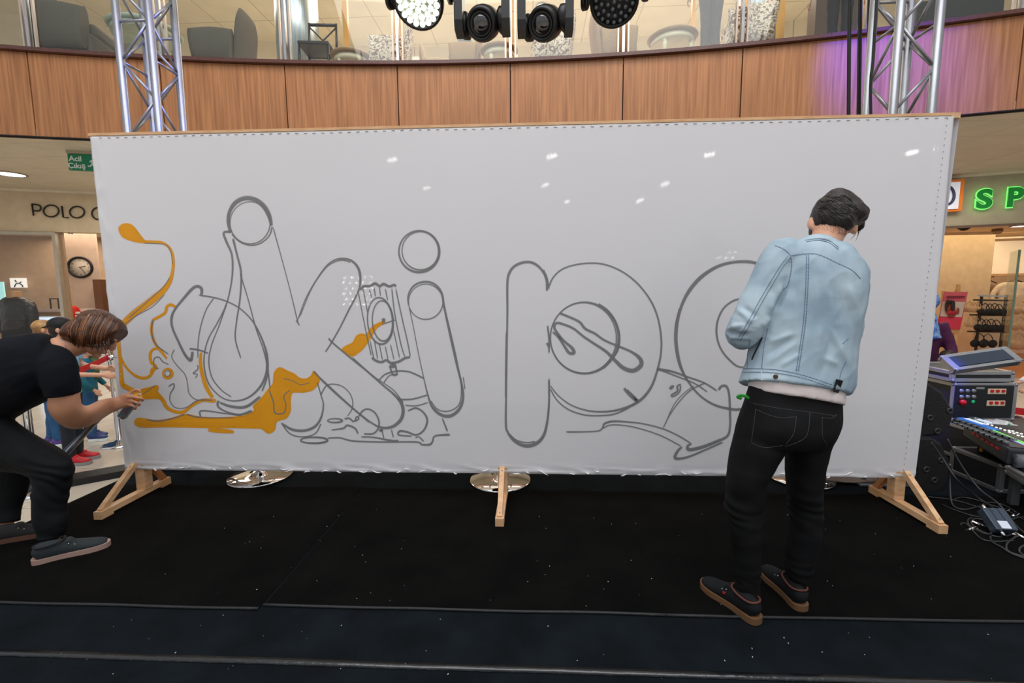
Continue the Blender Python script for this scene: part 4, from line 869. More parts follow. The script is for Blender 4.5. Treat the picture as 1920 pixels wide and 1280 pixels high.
a2 = atR(1884, 565, 30.0); MB().beam(V((a.x, a.y, .95)), V((a2.x, a2.y, .95)), 2.2, .012, V((0, 0, 1))).build('glass', glass_mat('door_glass', (246, 250, 248), .02, .2), gp)
MB().beam(V((a.x, a.y-.01, -.15)), V((a.x, a.y-.01, 2.05)), .03, .02).build('glass_edge', mat('glass_edge', (110, 140, 128), .2), gp)
# ================================================================== UPPER FLOOR CAFE
M_flo = floral_mat('floral_fabric'); M_beige = mat('beige_upholstery', (196, 160, 124), .85, bump=.3, bs=60)
M_greyup = mat('grey_upholstery', (98, 88, 78), .85, bump=.3, bs=60); M_tan = mat('tan_upholstery', (176, 132, 92), .8, bump=.2)
M_ivory = mat('ivory_painted_wood', (232, 214, 186), .5, var=.08, vs=9); M_mint = mat('mint_painted_wood', (196, 206, 190), .5, var=.1, vs=9)
M_dkw = mat('dark_wood', (36, 26, 24), .4); M_under = mat('table_wood', (170, 128, 88), .5)
def onarc(px, dR, py=60):
    P = atR(px, py, 25.0); a = arcang(P); return arcp(25.0+dR, a, ZF), -a
def armchair(px, dR, rot, m, label, s=1.0, group=None):
    P, a = onarc(px, dR); t = thing('armchair', label, 'armchair', P, group); R = Matrix.Rotation(a+rot, 3, 'Z')
    def q(x, y, z): return P+R @ (V((x, y, z))*s)
    # front is +y local
    MB().box(q(0, 0, .28), (.66*s, .62*s, .24*s), R, .04).build('seat_base', m, t)
    MB().box(q(0, .03, .46), (.52*s, .56*s, .15*s), R, .05).build('seat_cushion', m, t)
    b = MB(); b.limb([q(0, -.27, .18), q(0, -.31, .5), q(0, -.36, .85), q(0, -.38, 1.02)], [(.33*s, .07*s), (.34*s, .08*s), (.33*s, .08*s), (.26*s, .05*s)], R @ V((1, 0, 0)), 20).build('backrest', m, t)
    for sd in (-1, 1):
        MB().limb([q(sd*.37, -.28, .42), q(sd*.37, 0, .44), q(sd*.38, .28, .42)], [(.075*s, .24*s), (.08*s, .24*s), (.07*s, .22*s)], R @ V((1, 0, 0)), 16).build('armrest', m, t)
        for y in (-.24, .26): MB().lathe([(.022*s, 0), (.03*s, .08*s), (.04*s, .17*s)], q(sd*.3, y, 0), seg=10).build('leg', M_under, t)
    return t
def cafe_table(px, dR, r, m, label, h=.56):
    P, a = onarc(px, dR); t = thing('round_table', label, 'table', P, 'round cafe tables')
    MB().lathe([(r-.01, h-.05), (r, h-.045), (r+.02, h-.02), (r, h), (0, h)], P, seg=40).build('tabletop', M_under if m is M_ivory else m, t)
    MB().lathe([(r-.03, h-.13), (r-.03, h-.05)], P, seg=40).build('apron', m, t)
    for k in range(4):
        b = a+PI/4+k*PI/2+.25; c = P+V((math.cos(b), math.sin(b), 0))*(r-.06)
        MB().lathe([(.014, 0), (.02, .05), (.03, h*.5), (.036, h*.62), (.024, h*.66), (.034, h*.70), (.024, h*.74), (.032, h*.78), (.032, h-.08)], c, seg=14).build('leg', m, t)
    return t
def xchair(px, dR, rot, label):
    P, a = onarc(px, dR); t = thing('cross_back_chair', label, 'chair', P); R = Matrix.Rotation(a+rot, 3, 'Z')
    def q(x, y, z): return P+R @ V((x, y, z))
    MB().box(q(0, 0, .46), (.44, .42, .05), R, .015).build('seat', M_dkw, t)
    for x in (-.2, .2):
        for y in (-.19, .19): MB().tube([q(x, y, .44), q(x*1.05, y*1.05, 0)], .018).build('leg', M_dkw, t)
        MB().tube([q(x, -.2, .45), q(x, -.25, .95)], .018).build('back_post', M_dkw, t)
    MB().tube([q(-.2, -.25, .93), q(.2, -.25, .93)], .022).build('top_rail', M_dkw, t)
    for s in (-1, 1):
        MB().tube([q(-.2*s, -.2, .1), q(.2*s, -.2, .42)], .011).build('cross_bar', M_dkw, t)
        MB().tube([q(-.2*s, -.21, .5), q(.2*s, -.245, .9)], .011).build('cross_bar', M_dkw, t)
    MB().beam(q(-.22, -.2, .45), q(.22, -.2, .45), .05, .03).build('seat_rail', M_dkw, t)
HP = PI/2
armchair(62, .85, -HP, M_greyup, 'dark grey armchair behind the glass at the far left of the balcony', 1.2)
cafe_table(215, .66, .42, M_mint, 'pale mint round table upstairs, seen behind the left truss tower', .66)
armchair(362, .80, HP, M_greyup, 'brown-grey armchair upstairs just right of the left truss tower', .95)
xchair(566, .60, PI*1.0, 'dark cross-back chair upstairs behind the balcony glass')
cafe_table(636, .50, .27, M_ivory, 'ivory round table upstairs beside the dark cross-back chair', .33)
armchair(703, .72, HP*1.1, M_flo, 'floral armchair upstairs, left one, beside the lit stage lamp', .85, 'floral armchairs')
armchair(797, .95, -HP*.9, M_beige, 'beige armchair upstairs directly below the lit stage lamp', .62, 'plain armchairs')
armchair(857, .60, HP*1.05, M_tan, 'tan armchair upstairs between the lit lamp and the black moving head', .66, 'plain armchairs')
cafe_table(931, .46, .25, M_ivory, 'ivory round table upstairs beneath the left black moving head lamp', .37)
armchair(1030, .66, HP*1.05, M_flo, 'floral armchair upstairs below the right black moving head lamp', .86, 'floral armchairs')
armchair(1163, .66, -HP*.95, M_tan, 'tan armchair with turned feet upstairs beneath the unlit LED lamp', .84, 'plain armchairs')
cafe_table(1276, .56, .32, M_ivory, 'large ivory round table upstairs left of the person in dark trousers', .45)
armchair(1422, .66, HP*1.0, M_flo, 'tall floral armchair upstairs beside the silver column', .95, 'floral armchairs')
# silver column and gold cladding
def column(px, dR, r, m, label, bands=None):
    P, a = onarc(px, dR); t = thing('round_column', label, 'column', P)
    MB().lathe([(r, 0), (r, 3.1)], P, seg=40).build('shaft', m, t)
    MB().lathe([(r*1.1, 0), (r*1.1, .06), (r, .08)], P, seg=40).build('base_ring', M_bronze, t)
column(1500, 1.75, .33, mat('silver_cladding', (190, 196, 200), .28, .8, col2=(150, 160, 168), vs=9, stretch=(6, 6, .2)), 'round silver clad column upstairs left of the dark-clothed person')
column(462, 1.9, .34, mat('silver_cladding', (190, 196, 200)), 'round silver clad column upstairs right of the left truss tower')
quad_b = mat('gold_cladding', (186, 136, 66), .35, .6)
def uppanel(name, label, cat, x0, x1, dR, h, th, m, zb=ZF):
    p0, a0 = onarc(x0, dR); p1, a1 = onarc(x1, dR)
    return tag(MB().beam(V((p0.x, p0.y, zb+h/2)), V((p1.x, p1.y, zb+h/2)), h, th, V((0, 0, 1))).build(name, m), label, cat)
uppanel('gold_panel', 'narrow gold clad post upstairs left of the silver column', 'post', 1450, 1463, 1.5, 3.1, .1, quad_b)
uppanel('gold_panel', 'narrow gold clad post upstairs right of the silver column', 'post', 1527, 1546, 1.5, 3.1, .1, quad_b)
uppanel('gold_panel', 'orange-gold upright post upstairs between the floral armchair and dark trousers', 'post', 1372, 1379, 2.6, 3.1, .1, quad_b)
uppanel('gold_panel', 'orange-gold upright post upstairs behind the cross-back chair', 'post', 541, 552, 2.6, 3.1, .1, quad_b)
uppanel('service_counter', 'long wooden service counter upstairs behind the tables', 'counter', 815, 985, 2.3, 1.05, .4, M_under)
uppanel('service_counter', 'white service counter upstairs behind the dark cross-back chair', 'counter', 615, 735, 2.3, 1.1, .4, M_cream)
uppanel('menu_board', 'dark grey board standing on the wooden service counter upstairs', 'board', 820, 850, 2.2, .42, .05, mat('slate', (84, 88, 90), .5), ZF+1.05)
uppanel('dark_cabinet', 'dark brown cabinet wall upstairs at the far right behind the truss', 'cabinet', 1690, 1800, 3.0, 2.6, .4, mat('cabinet_brown', (70, 48, 36), .5))
uppanel('dark_cabinet', 'black low cabinet upstairs at the right edge of the picture', 'cabinet', 1805, 1990, 1.2, .75, .4, mat('cabinet_black', (36, 32, 30), .5))
uppanel('wall_strip_light', 'vertical glowing strip light on the upstairs wall right of the cross-back chair', 'light', 631, 636, 4.6, 2.6, .05, mat('strip_lit', (240, 255, 255), .4, emit=(225, 250, 255), es=2.2))
# small things on tables upstairs
for i, (px, dR, dz, cc_, lb) in enumerate(((700, 2.2, 1.15, (236, 234, 226), 'white cup on the white service counter upstairs'), (885, 2.2, 1.10, (245, 240, 230), 'white cup on the wooden service counter upstairs, left one'), (950, 2.2, 1.10, (245, 240, 230), 'white cup on the wooden service counter upstairs, right one'))):
    P, a = onarc(px, dR); tag(MB().lathe([(.03, -.04), (.05, 0), (.055, .05), (.05, .05), (0, .0)], P+V((0, 0, dz-.01))).build('cup', mat('cup%d' % i, cc_, .3)), lb, 'cup')
for i, px in enumerate((820, 1010, 1250, 660, 300, 1560)):
    P, a = onarc(px, 3.2+(i % 2)); z = 7.485; lbs = ('ceiling downlight upstairs above the lit stage lamp', 'ceiling downlight upstairs above the black moving heads', 'ceiling downlight upstairs right of the unlit LED lamp', 'ceiling downlight upstairs above the floral armchair', 'ceiling downlight upstairs behind the left truss', 'ceiling downlight upstairs right of the silver column')
    downlight(V((P.x, P.y, z)), .10, lbs[i], 'upstairs downlights')

# ================================================================== STAGE RIGHT EQUIPMENT
M_case = mat('case_laminate', (30, 33, 38), .5, var=.2, bump=.1, bs=120); M_edge = mat('case_aluminium', (176, 178, 182), .35, .8)
M_foam = mat('blue_grey_felt', (52, 64, 80), .85)
def flight_case(c, d, rotz, label, name='flight_case', rotx=0, roty=0, group=None, lidcol=None, parent=None, tilt=None):
    R = Matrix.Rotation(rotz, 3, 'Z') @ Matrix.Rotation(roty, 3, 'Y') @ Matrix.Rotation(rotx, 3, 'X')
    t = thing(name, label, 'case', (c[0], c[1], c[2]-d[2]/2), group); x, y, z = d
    MB().box(c, (x-.008, y-.008, z-.008), R).build('body', lidcol or M_case, t)
    e = .03
    def q(a, b, g): return V(c)+R @ V((a, b, g))
    for sx in (-1, 1):
        for sz in (-1, 1): MB().box(q(sx*(x-e)/2, 0, sz*(z-e)/2), (e, y, e), R, .004).build('edge_rail', M_edge, t)
        for sy in (-1, 1): MB().box(q(sx*(x-e)/2, sy*(y-e)/2, 0), (e, e, z), R, .004).build('edge_rail', M_edge, t)
    for sy in (-1, 1):
        for sz in (-1, 1): MB().box(q(0, sy*(y-e)/2, sz*(z-e)/2), (x, e, e), R, .004).build('edge_rail', M_edge, t)
    for sx in (-1, 1):
        for sy in (-1, 1):
            for sz in (-1, 1): MB().ell(q(sx*(x/2-.014), sy*(y/2-.014), sz*(z/2-.014)), (.019,)*3, R, 12, 8).build('ball_corner', M_edge, t)
    return t, q, R
# dimmer rack (front centre about (1845,755))
RY = 3.74
c0 = atY(1846, 754, RY); z_bot = atY(1846, 789, RY).z; z_top = atY(1846, 718, RY).z
wr_ = abs(atY(1905, 754, RY).x-atY(1785, 754, RY).x); hR = z_top-z_bot
rk_, q, R = flight_case((c0.x+.0, RY+.28, (z_top+z_bot)/2), (wr_, .56, hR), 0, 'black equipment rack case with knobs and red switch panels at the right', 'rack_case')
fy = RY-.003
def rp(px, py, y=None): return atY(px, py, fy if y is None else y)
def rbox(x0, y0, x1, y1, name, m, th=.01, par=None):
    a, b = rp(x0, y0), rp(x1, y1); return MB().box(((a.x+b.x)/2, fy-th/2, (a.z+b.z)/2), (abs(b.x-a.x), th, abs(a.z-b.z)), None, min(.002, th/3)).build(name, m, par or rk_)
panel = rbox(1792, 722, 1893, 783, 'front_panel', mat('rack_panel_black', (22, 24, 28), .4))
for y in (732, 743):
    for x in (1800, 1811.5, 1823): MB().lathe([(.017, 0), (.015, .018), (0, .018)], rp(x, y), V((0, -1, 0)), 14).build('knob', mat('knob_grey', (150, 152, 156), .3, .5), panel)
MB().lathe([(.022, 0), (.022, .03), (0, .034)], rp(1801, 753), V((0, -1, 0)), 18).build('emergency_button', mat('red_button', (220, 20, 24), .35), panel)
MB().lathe([(.012, 0), (.012, .015), (0, .018)], rp(1822, 752), V((0, -1, 0)), 14).build('green_lamp', mat('green_lamp', (20, 160, 110), .3, emit=(20, 180, 110), es=.4), panel)
rbox(1828, 725, 1843, 729, 'name_plate', M_edge, .014, panel)
for (x0, y0) in ((1850, 728), (1848, 750)):
    bp = rbox(x0, y0, x0+33, y0+10, 'breaker_strip', mat('breaker_cream', (226, 206, 180), .5), .014, panel)
    for k in range(3): rbox(x0+4+k*10.5, y0+1.5, x0+9+k*10.5, y0+6.5, 'red_switch', mat('red_switch', (200, 30, 34), .4), .022, bp)
# closed lid-type case on top of rack and tilted lid above it
h1 = atY(1840, 696, RY).z-z_top
flight_case((c0.x-.03, RY+.25, z_top+h1/2+.004), (wr_*.98, .5, h1-.008), 0, 'flat black flight case lying on top of the equipment rack')
zt = z_top+h1
lid, ql, Rl = flight_case((c0.x-.03, RY+.05, zt+.082), (wr_*1.02, .17, .05), 0, 'silver-edged case lid with blue-grey panel, tilted on top of the stack', 'case_lid', math.radians(36), math.radians(-8.5), lidcol=M_case)
MB().box(ql(0, 0, .026), (wr_*.86, .105, .006), Rl).build('top_panel', M_foam, lid)
for sx in (-1, 1): MB().box(ql(sx*wr_*.475, 0, .0255), (.05, .16, .006), Rl).build('edge_plate', M_edge, lid)
# support case under the rack
SB = atY(1846, 795, 3.5).z
flight_case((c0.x+.12, RY+.10, (z_bot-.006)/2), (wr_+.26, .84, z_bot-.016), 0, 'large black flight case carrying the equipment rack and the sweets')
zs = z_bot
# glass jar and sweets bag on the support case
jp = atY(1820, 786, 3.5); jx, jy = jp.x, 3.46
jar = thing('glass_jar', 'small clear glass jar of orange sweets on the case by the rack', 'jar', (jx, jy, zs+.0))
MB().lathe([(.036, .001), (.042, .01), (.045, .10), (.043, .10), (.04, .012), (0, .008)], (jx, jy, zs), seg=24).build('glass', glass_mat('jar_glass', (190, 220, 240), .02, .2), jar)
MB().lathe([(.036, .012), (.039, .02), (.039, .048), (0, .055)], (jx, jy, zs), seg=20).build('orange_filling', mat('orange_sweets', (240, 150, 30), .5, var=.2, vs=40), jar)
MB().ell((jx+.004, jy, zs+.06), (.032, .032, .018)).build('white_filling', M_wht, jar)
bp_ = atY(1860, 781, 3.5); bag = thing('plastic_bag', 'crumpled clear plastic bag of snacks lying in front of the rack', 'bag', (bp_.x, 3.47, zs))
b = MB(); b.ell((bp_.x, 3.47, zs+.045), (.13, .07, .042)); b.ell((bp_.x+.11, 3.47, zs+.03), (.07, .03, .022)); b.ell((bp_.x-.08, 3.46, zs+.03), (.07, .05, .028))
b.organic('plastic', mat('cloudy_plastic', (206, 206, 214), .15, coat=.6, bump=.8, bs=25), bag, .008, 2, lambda c, n: .008*noise.noise(c*30)+.004*noise.noise(c*70))
MB().ell((bp_.x-.02, 3.42, zs+.035), (.045, .02, .028)).build('brown_snack', mat('brown_snack', (160, 96, 70), .6), bag)
tg = Matrix.Rotation(.6, 3, 'Y'); MB().box((bp_.x+.04, 3.415, zs+.055), (.06, .02, .05), tg, .004).build('label_card', M_wht, bag)
MB().box((bp_.x+.02, 3.414, zs+.055), (.008, .023, .05), tg, .002).build('green_stripe', mat('green_stripe', (30, 140, 80), .5), bag)
# stage monitor speakers (two stacked wedges)
def wedge(cpts, label, grp):
    """cpts: outline on photo of the pentagonal side at Y"""
    Y = cpts[1]; pts = [atY(x, y, Y) for x, y in cpts[0]]; c = sum(pts, V())/len(pts)
    t = thing('stage_monitor', label, 'speaker', (c.x, Y+.2, min(p.z for p in pts)), grp)
    out = [(p.x-c.x, p.z-c.z) for p in pts]
    M = Matrix.Translation(V((c.x, Y, c.z))) @ Matrix(((1, 0, 0, 0), (0, 0, 1, 0), (0, 1, 0, 0), (0, 0, 0, 1)))
    o = MB().prism(out, 0, .48, M).build('cabinet', mat('speaker_black', (17, 17, 18), .6, bump=.5, bs=180), t)
    md = o.modifiers.new('b', 'BEVEL'); md.width = .02; md.segments = 3
    return t, c, Y
t1_, c1_, Y1 = wedge(([(1730, 714), (1740, 716), (1768, 735), (1791, 772), (1783, 797), (1762, 817), (1724, 820)], 3.12), 'upper black stage monitor speaker beside the right end of the board', 'black stage monitors')
for x, y in ((1781, 770), (1758, 808), (1744, 783)): MB().lathe([(.022, -.004), (.022, .004), (.014, .006), (.010, -.002), (0, -.002)], atY(x, y, Y1), V((0, -1, 0)), 18).build('socket', mat('socket_grey', (52, 52, 54), .4), t1_)
t2_, c2_, Y2 = wedge(([(1722, 822), (1752, 822), (1768, 832), (1783, 868), (1780, 900), (1762, 924), (1718, 932)], 3.06), 'lower black stage monitor speaker standing on the floor behind right board foot', 'black stage monitors')
for x, y in ((1765, 862), (1752, 900), (1737, 880)): MB().lathe([(.022, -.004), (.022, .004), (.014, .006), (.010, -.002), (0, -.002)], atY(x, y, Y2), V((0, -1, 0)), 18).build('socket', mat('socket_grey', (52, 52, 54)), t2_)
# mixing console in its case
cb, qb, Rb = flight_case((3.60, 3.215, .098), (1.04, .37, .196), 0, 'low black flight case with silver edges carrying the mixing console')
mx_ = thing('mixing_console', 'large black digital mixing console with rows of faders and lit strips', 'mixer', (3.35, 3.15, .2))
A0, A1 = V((2.97, 2.90, 0)), V((3.14, 3.39, 0)); mu = (A1-A0).normalized(); mv = V((mu.y, -mu.x, 0)); ml_ = (A1-A0).length
slope = .05; mu3 = (mu+V((0, 0, slope))).normalized(); mn = mv.cross(mu3)
if mn.z < 0: mn = -mn
zb_ = .25
def mp_(u, v, h): return A0+V((0, 0, zb_))+mu3*u+mv*v+mn*h
RM = Matrix((mv, mu3, mn)).transposed()
MB().box(mp_(ml_/2, .42, .055), (.84, ml_, .11), RM, .014).build('chassis', mat('console_grey', (44, 49, 55), .45), mx_)
MB().box(V((3.55, 3.2, .225)), (.7, .26, .05)).build('feet', M_dark, mx_)
top_ = MB().box(mp_(ml_/2, .42, .112), (.81, ml_-.03, .006), RM).build('control_surface', mat('console_top', (36, 42, 50), .4), mx_)
tp0 = mp_(0, 0, .117)
def onp(px, py, h=0): d = ray(px, py); p0 = tp0+mn*h; t = (p0-CAM).dot(mn)/d.dot(mn); return CAM+d*t
def strip(p, q, w_, th, name, m): return MB().beam(onp(*p), onp(*q), w_, th, mv).build(name, m, top_)
MB().limb([mp_(-.03, .04, .04), mp_(-.035, .08, .045), mp_(-.035, .7, .045)], [(.03, .03), (.045, .04), (.045, .04)], V((0, 0, 1)), 14, 3).build('armrest', mat('console_armrest', (92, 98, 106), .4), mx_)
sc_ = mat('screen_blue', (40, 90, 180), .2, emit=(60, 120, 210), es=.5); sw_ = mat('screen_glare', (210, 220, 235), .15, emit=(200, 215, 235), es=.6)
strip((1800, 783), (1868, 806), .05, .006, 'screen', sc_); strip((1812, 785), (1845, 796), .035, .009, 'screen', sw_)
strip((1834, 786), (1858, 793), .02, .009, 'screen', sw_)
gs_ = mat('green_strip', (120, 220, 110), .3, emit=(110, 230, 100), es=.6); lv_ = mat('lilac_strip', (170, 170, 225), .3, emit=(165, 165, 225), es=.4)
strip((1851, 801.5), (1925, 832), .007, .006, 'green_strip', gs_); strip((1890, 821), (1925, 834), .006, .006, 'green_strip', gs_); strip((1846, 803), (1925, 836), .010, .005, 'lilac_strip', lv_)
for r_, (p, q_, n_) in enumerate((((1790, 787), (1905, 827), 30), ((1786, 792), (1890, 832), 30))):
    P0, P1 = onp(*p), onp(*q_)
    for i in range(n_): MB().box(P0.lerp(P1, (i+.5)/n_)+mn*.006, (.022, .009, .013), RM, .002).build('fader', mat('fader_cap', (112, 118, 124), .4) if i % 3 else mat('fader_cap_dark', (16, 17, 19), .4), top_)
P0, P1 = onp(1800, 795), onp(1880, 825)
for i in range(20): MB().lathe([(.007, 0), (.006, .012), (0, .012)], P0.lerp(P1, i/19), mn, 8).build('knob', mat('knob_dark', (70, 74, 80), .4), top_)
for i, (x, y) in enumerate(((1868, 801), (1876, 803), (1884, 806), (1892, 807), (1899, 808), (1907, 811), (1915, 813), (1893, 810), (1901, 812), (1909, 816), (1917, 818), (1860, 797), (1852, 795))):
    MB().ell(onp(x, y, .002), (.008, .008, .005), None, 8, 6).build('lit_button', mat('lit_button', (245, 240, 232), .3, emit=(250, 245, 235), es=.7), top_)
for i in range(6): MB().box(mp_(.1+.055*i, -.003, .07), (.006, .035, .010), RM).build('red_marking', mat('red_marking', (190, 20, 30), .4), mx_)
MB().box(atY(1840, 842, 3.2), (.012, .012, .03)).build('yellow_plug', mat('yellow_plug', (220, 160, 30), .4), mx_)
# half case bottom right
hc, qh, Rh = flight_case((3.17, 2.67, .215), (.52, .34, .055), math.radians(-20), 'shallow silver-edged case top at the right edge in front of the mixer', 'case_lid', 0, 0)
MB().box(qh(0, 0, .029), (.42, .24, .006), Rh).build('top_panel', M_foam, hc)
for sx in (-1, 1):
    for sy in (-1, 1): MB().box(qh(sx*.22, sy*.135, -.12), (.04, .04, .185), Rh).build('leg', mat('case_leg', (84, 88, 92), .5, .5), hc)
# little box with cables
bx = atZ(1868, 990, .03); RB = Matrix.Rotation(-.05, 3, 'Z')
pb = thing('stage_box', 'small dark blue-grey metal audio box with a white label among the cables', 'audio box', (bx.x, bx.y, .012)); pc = V((bx.x, bx.y, .047))
Rt = RB @ Matrix.Rotation(math.radians(38), 3, 'X'); pc.z = .075
def pq(x, y, z): return pc+Rt @ V((x, y, z))
MB().box(pq(0, 0, 0), (.108, .125, .05), Rt, .004).build('housing', mat('box_blue_grey', (64, 76, 92), .4, .3), pb)
MB().box(pq(-.002, -.035, .026), (.048, .042, .003), Rt).build('label_sticker', mat('white_label', (214, 222, 236), .5), pb)
for x in (-.02, .02): MB().box(pq(x, 0, .0255), (.003, .12, .002), Rt).build('ridge', M_blk2, pb)
for x, y in ((-.02, .07), (-.02, -.07)): MB().lathe([(.009, -.018), (.009, .018), (.005, .02)], pq(x, y, 0), Rt @ V((0, 1, 0)), 12).build('plug', M_chrome, pb)
# cables
def cable(pts, r, label, n=6, grp='black cables on the stage floor'):
    tag(MB().tube(pts, r, 7, n).build('cable', mat('cable_rubber', (34, 37, 40), .45)), label, 'cable', grp)
Z = .012
def g(x, y, z=Z): return atZ(x, y, z)
cable([atY(1776, 822, 2.95), atY(1800, 868, 2.9), atY(1835, 915, 2.8), g(1873, 945, .10), g(1905, 985, .03), g(1935, 1010)], .0055, 'straight thick black cable running from the speakers down to the lower right')
cable([atY(1745, 828, 3.0), atY(1768, 860, 2.95), atY(1795, 900, 2.85), g(1830, 930, .05), g(1860, 950, .03), atZ(1861, 958, .12)], .0055, 'long black cable falling from the lower speaker to the small audio box')
cable([atY(1781, 870, 2.93), atY(1781, 900, 2.93), g(1783, 935, .04), g(1790, 950), g(1810, 955), g(1836, 949), g(1850, 946)], .0055, 'black cable hanging down then curving right across the floor')
cable([g(1740, 931), g(1775, 935), g(1800, 940), g(1830, 949), g(1870, 960)], .004, 'thin grey cable lying nearly straight from the wooden foot')
cable([g(1790, 936), g(1805, 932), g(1830, 937), g(1860, 947), g(1885, 955), g(1905, 966), g(1930, 980)], .0045, 'thin cable bowing over behind the small audio box')
cable([g(1766, 945), g(1780, 952), g(1805, 961), g(1825, 967), g(1848, 970)], .004, 'thin black cable left of the audio box, upper one')
cable([g(1855, 962), g(1842, 957), g(1842, 947), g(1855, 942), g(1880, 946), g(1905, 960)], .005, 'black cable loop curling directly above the audio box')
cable([g(1849, 976), g(1830, 972), g(1821, 978), g(1826, 987), g(1845, 998), g(1870, 1006), g(1892, 1003), g(1896, 998)], .005, 'black cable loop passing under the left side of the audio box')
cable([g(1822, 970), g(1815, 975), g(1818, 985), g(1840, 998), g(1852, 1001)], .0045, 'small black cable loop just left of the audio box')
cable([g(1802, 984), g(1803, 981), g(1812, 982), g(1824, 995), g(1840, 1010), g(1865, 1015), g(1900, 1013)], .005, 'wide lower black cable loop in front of the audio box')
cable([atZ(1858, 998, .04), g(1857, 1008), g(1862, 1017), g(1880, 1027), g(1895, 1037), g(1925, 1048)], .0055, 'black cable leaving the bottom of the audio box to the lower right')
cable([g(1912, 1002), g(1895, 1012), g(1887, 1022), g(1892, 1034), g(1925, 1045)], .005, 'black cable loop at the lower right edge below the plug')
cable([g(1930, 1020), g(1915, 1025), g(1912, 1035), g(1930, 1048)], .005, 'small cable curl cut off by the right picture edge')
cable([g(1896, 975), g(1905, 971), g(1925, 968)], .005, 'short black cable right of the audio box')
def plug(px, py, a, label):
    c = atZ(px, py, .012); d = V((math.cos(a), math.sin(a), .2)).normalized(); t = thing('cable_plug', label, 'plug', c, 'silver cable plugs')
    MB().lathe([(.006, -.03), (.009, -.012), (.009, .02), (.007, .022), (0, .022)], c, d, 12).build('shell', M_chrome, t)
    MB().lathe([(.004, -.06), (.007, -.03)], c, d, 10).build('boot', M_cable, t)
plug(1831, 981, 2.4, 'grey cable plug lying left of the audio box'); plug(1825, 991, .1, 'silver plug on the floor left of the audio box, lower one')
plug(1892, 998, 2.2, 'silver plug just right of the audio box'); plug(1910, 1003, 1.9, 'larger silver plug near the right picture edge'); plug(1885, 957, .2, 'small silver plug behind the audio box'); plug(1904, 965, .3, 'small silver plug near the silver-edged case leg')
# crumpled grey sheet lying behind the board
p = atZ(1600, 901, .02)
b = MB(); b.ell((p.x, p.y+.1, .025), (.26, .14, .03)); b.ell((p.x+.15, p.y+.05, .03), (.14, .1, .035))
tag(b.organic('crumpled_cloth', mat('grey_cloth', (128, 116, 108), .8), None, .012, 2, lambda c, n: .02*noise.noise(c*12)*(1 if n.z > 0 else 0)), 'crumpled grey-brown cloth lying on the stage behind the board near right foot', 'cloth')
# ================================================================== PEOPLE
M_skin = mat('skin', (222, 168, 138), .5, var=.04, vs=7, bump=.05, bs=220); M_skin2 = mat('skin_tanned', (206, 148, 116), .5, var=.05, vs=7)
for m in (M_skin, M_skin2): m.node_tree.nodes['Principled BSDF'].inputs['Subsurface Weight'].default_value = .08; m.node_tree.nodes['Principled BSDF'].inputs['Subsurface Radius'].default_value = (.02, .008, .004)
def head_parts(mb, c, R, s=1.0, ears=True):
    """skull, jaw, face; local x right, y forward, z up; s=1 adult"""
    def q(x, y, z): return V(c)+R @ (V((x, y, z))*s)
    mb.ell(q(0, -.012, .03), (.074*s, .094*s, .088*s), R)
    mb.limb([q(0, .035, .05), q(0, .045, 0), q(0, .042, -.05), q(0, .04, -.088)], [(.062*s, .05*s), (.064*s, .048*s), (.052*s, .045*s), (.03*s, .03*s)], R @ V((1, 0, 0)), 16)
    mb.limb([q(0, .088, .03), q(0, .105, -.008), q(0, .098, -.022)], [(.009*s, .01*s), (.015*s, .014*s), (.010*s, .008*s)], R @ V((1, 0, 0)), 10)
    mb.ell(q(0, .083, .042), (.05*s, .014*s, .011*s), R)
    mb.ell(q(0, .088, -.047), (.023*s, .011*s, .006*s), R); mb.ell(q(0, .086, -.056), (.019*s, .011*s, .006*s), R)
    mb.ell(q(0, .075, -.085), (.022*s, .018*s, .016*s), R)
    for sd in (-1, 1):
        mb.ell(q(sd*.042, .06, -.005), (.022*s, .02*s, .02*s), R)
        if ears:
            Re_ = R @ Matrix.Rotation(sd*-.35, 3, 'Z'); mb.ell(q(sd*.080, -.008, .0), (.009*s, .020*s, .032*s), Re_); mb.ell(q(sd*.077, .0, -.012), (.012*s, .012*s, .016*s), Re_)
def eyes(c, R, s, parent):
    for sd in (-1, 1):
        p = V(c)+R @ (V((sd*.031, .080, .018))*s); e = MB().ell(p, .0115*s).build('eye', mat('eye_white', (236, 232, 226), .2), parent)
        MB().ell(p+R @ V((0, .0075*s, 0)), (.0055*s, .0045*s, .0055*s), R).build('iris', mat('iris_brown', (60, 38, 26), .15), e)
        MB().limb([p+R @ (V((-.018, .008, .020))*s), p+R @ (V((0, .012, .024))*s), p+R @ (V((.018, .006, .020))*s)], [(.002*s, .002*s), (.004*s, .003*s), (.002*s, .002*s)], R @ V((0, 0, 1)), 8).build('eyebrow', mat('brow', (50, 34, 26), .8), parent)
    MB().ell(V(c)+R @ (V((0, .094, -.0515))*s), (.022*s, .006*s, .0022*s), R).build('mouth', mat('lip_line', (140, 70, 66), .5), parent)
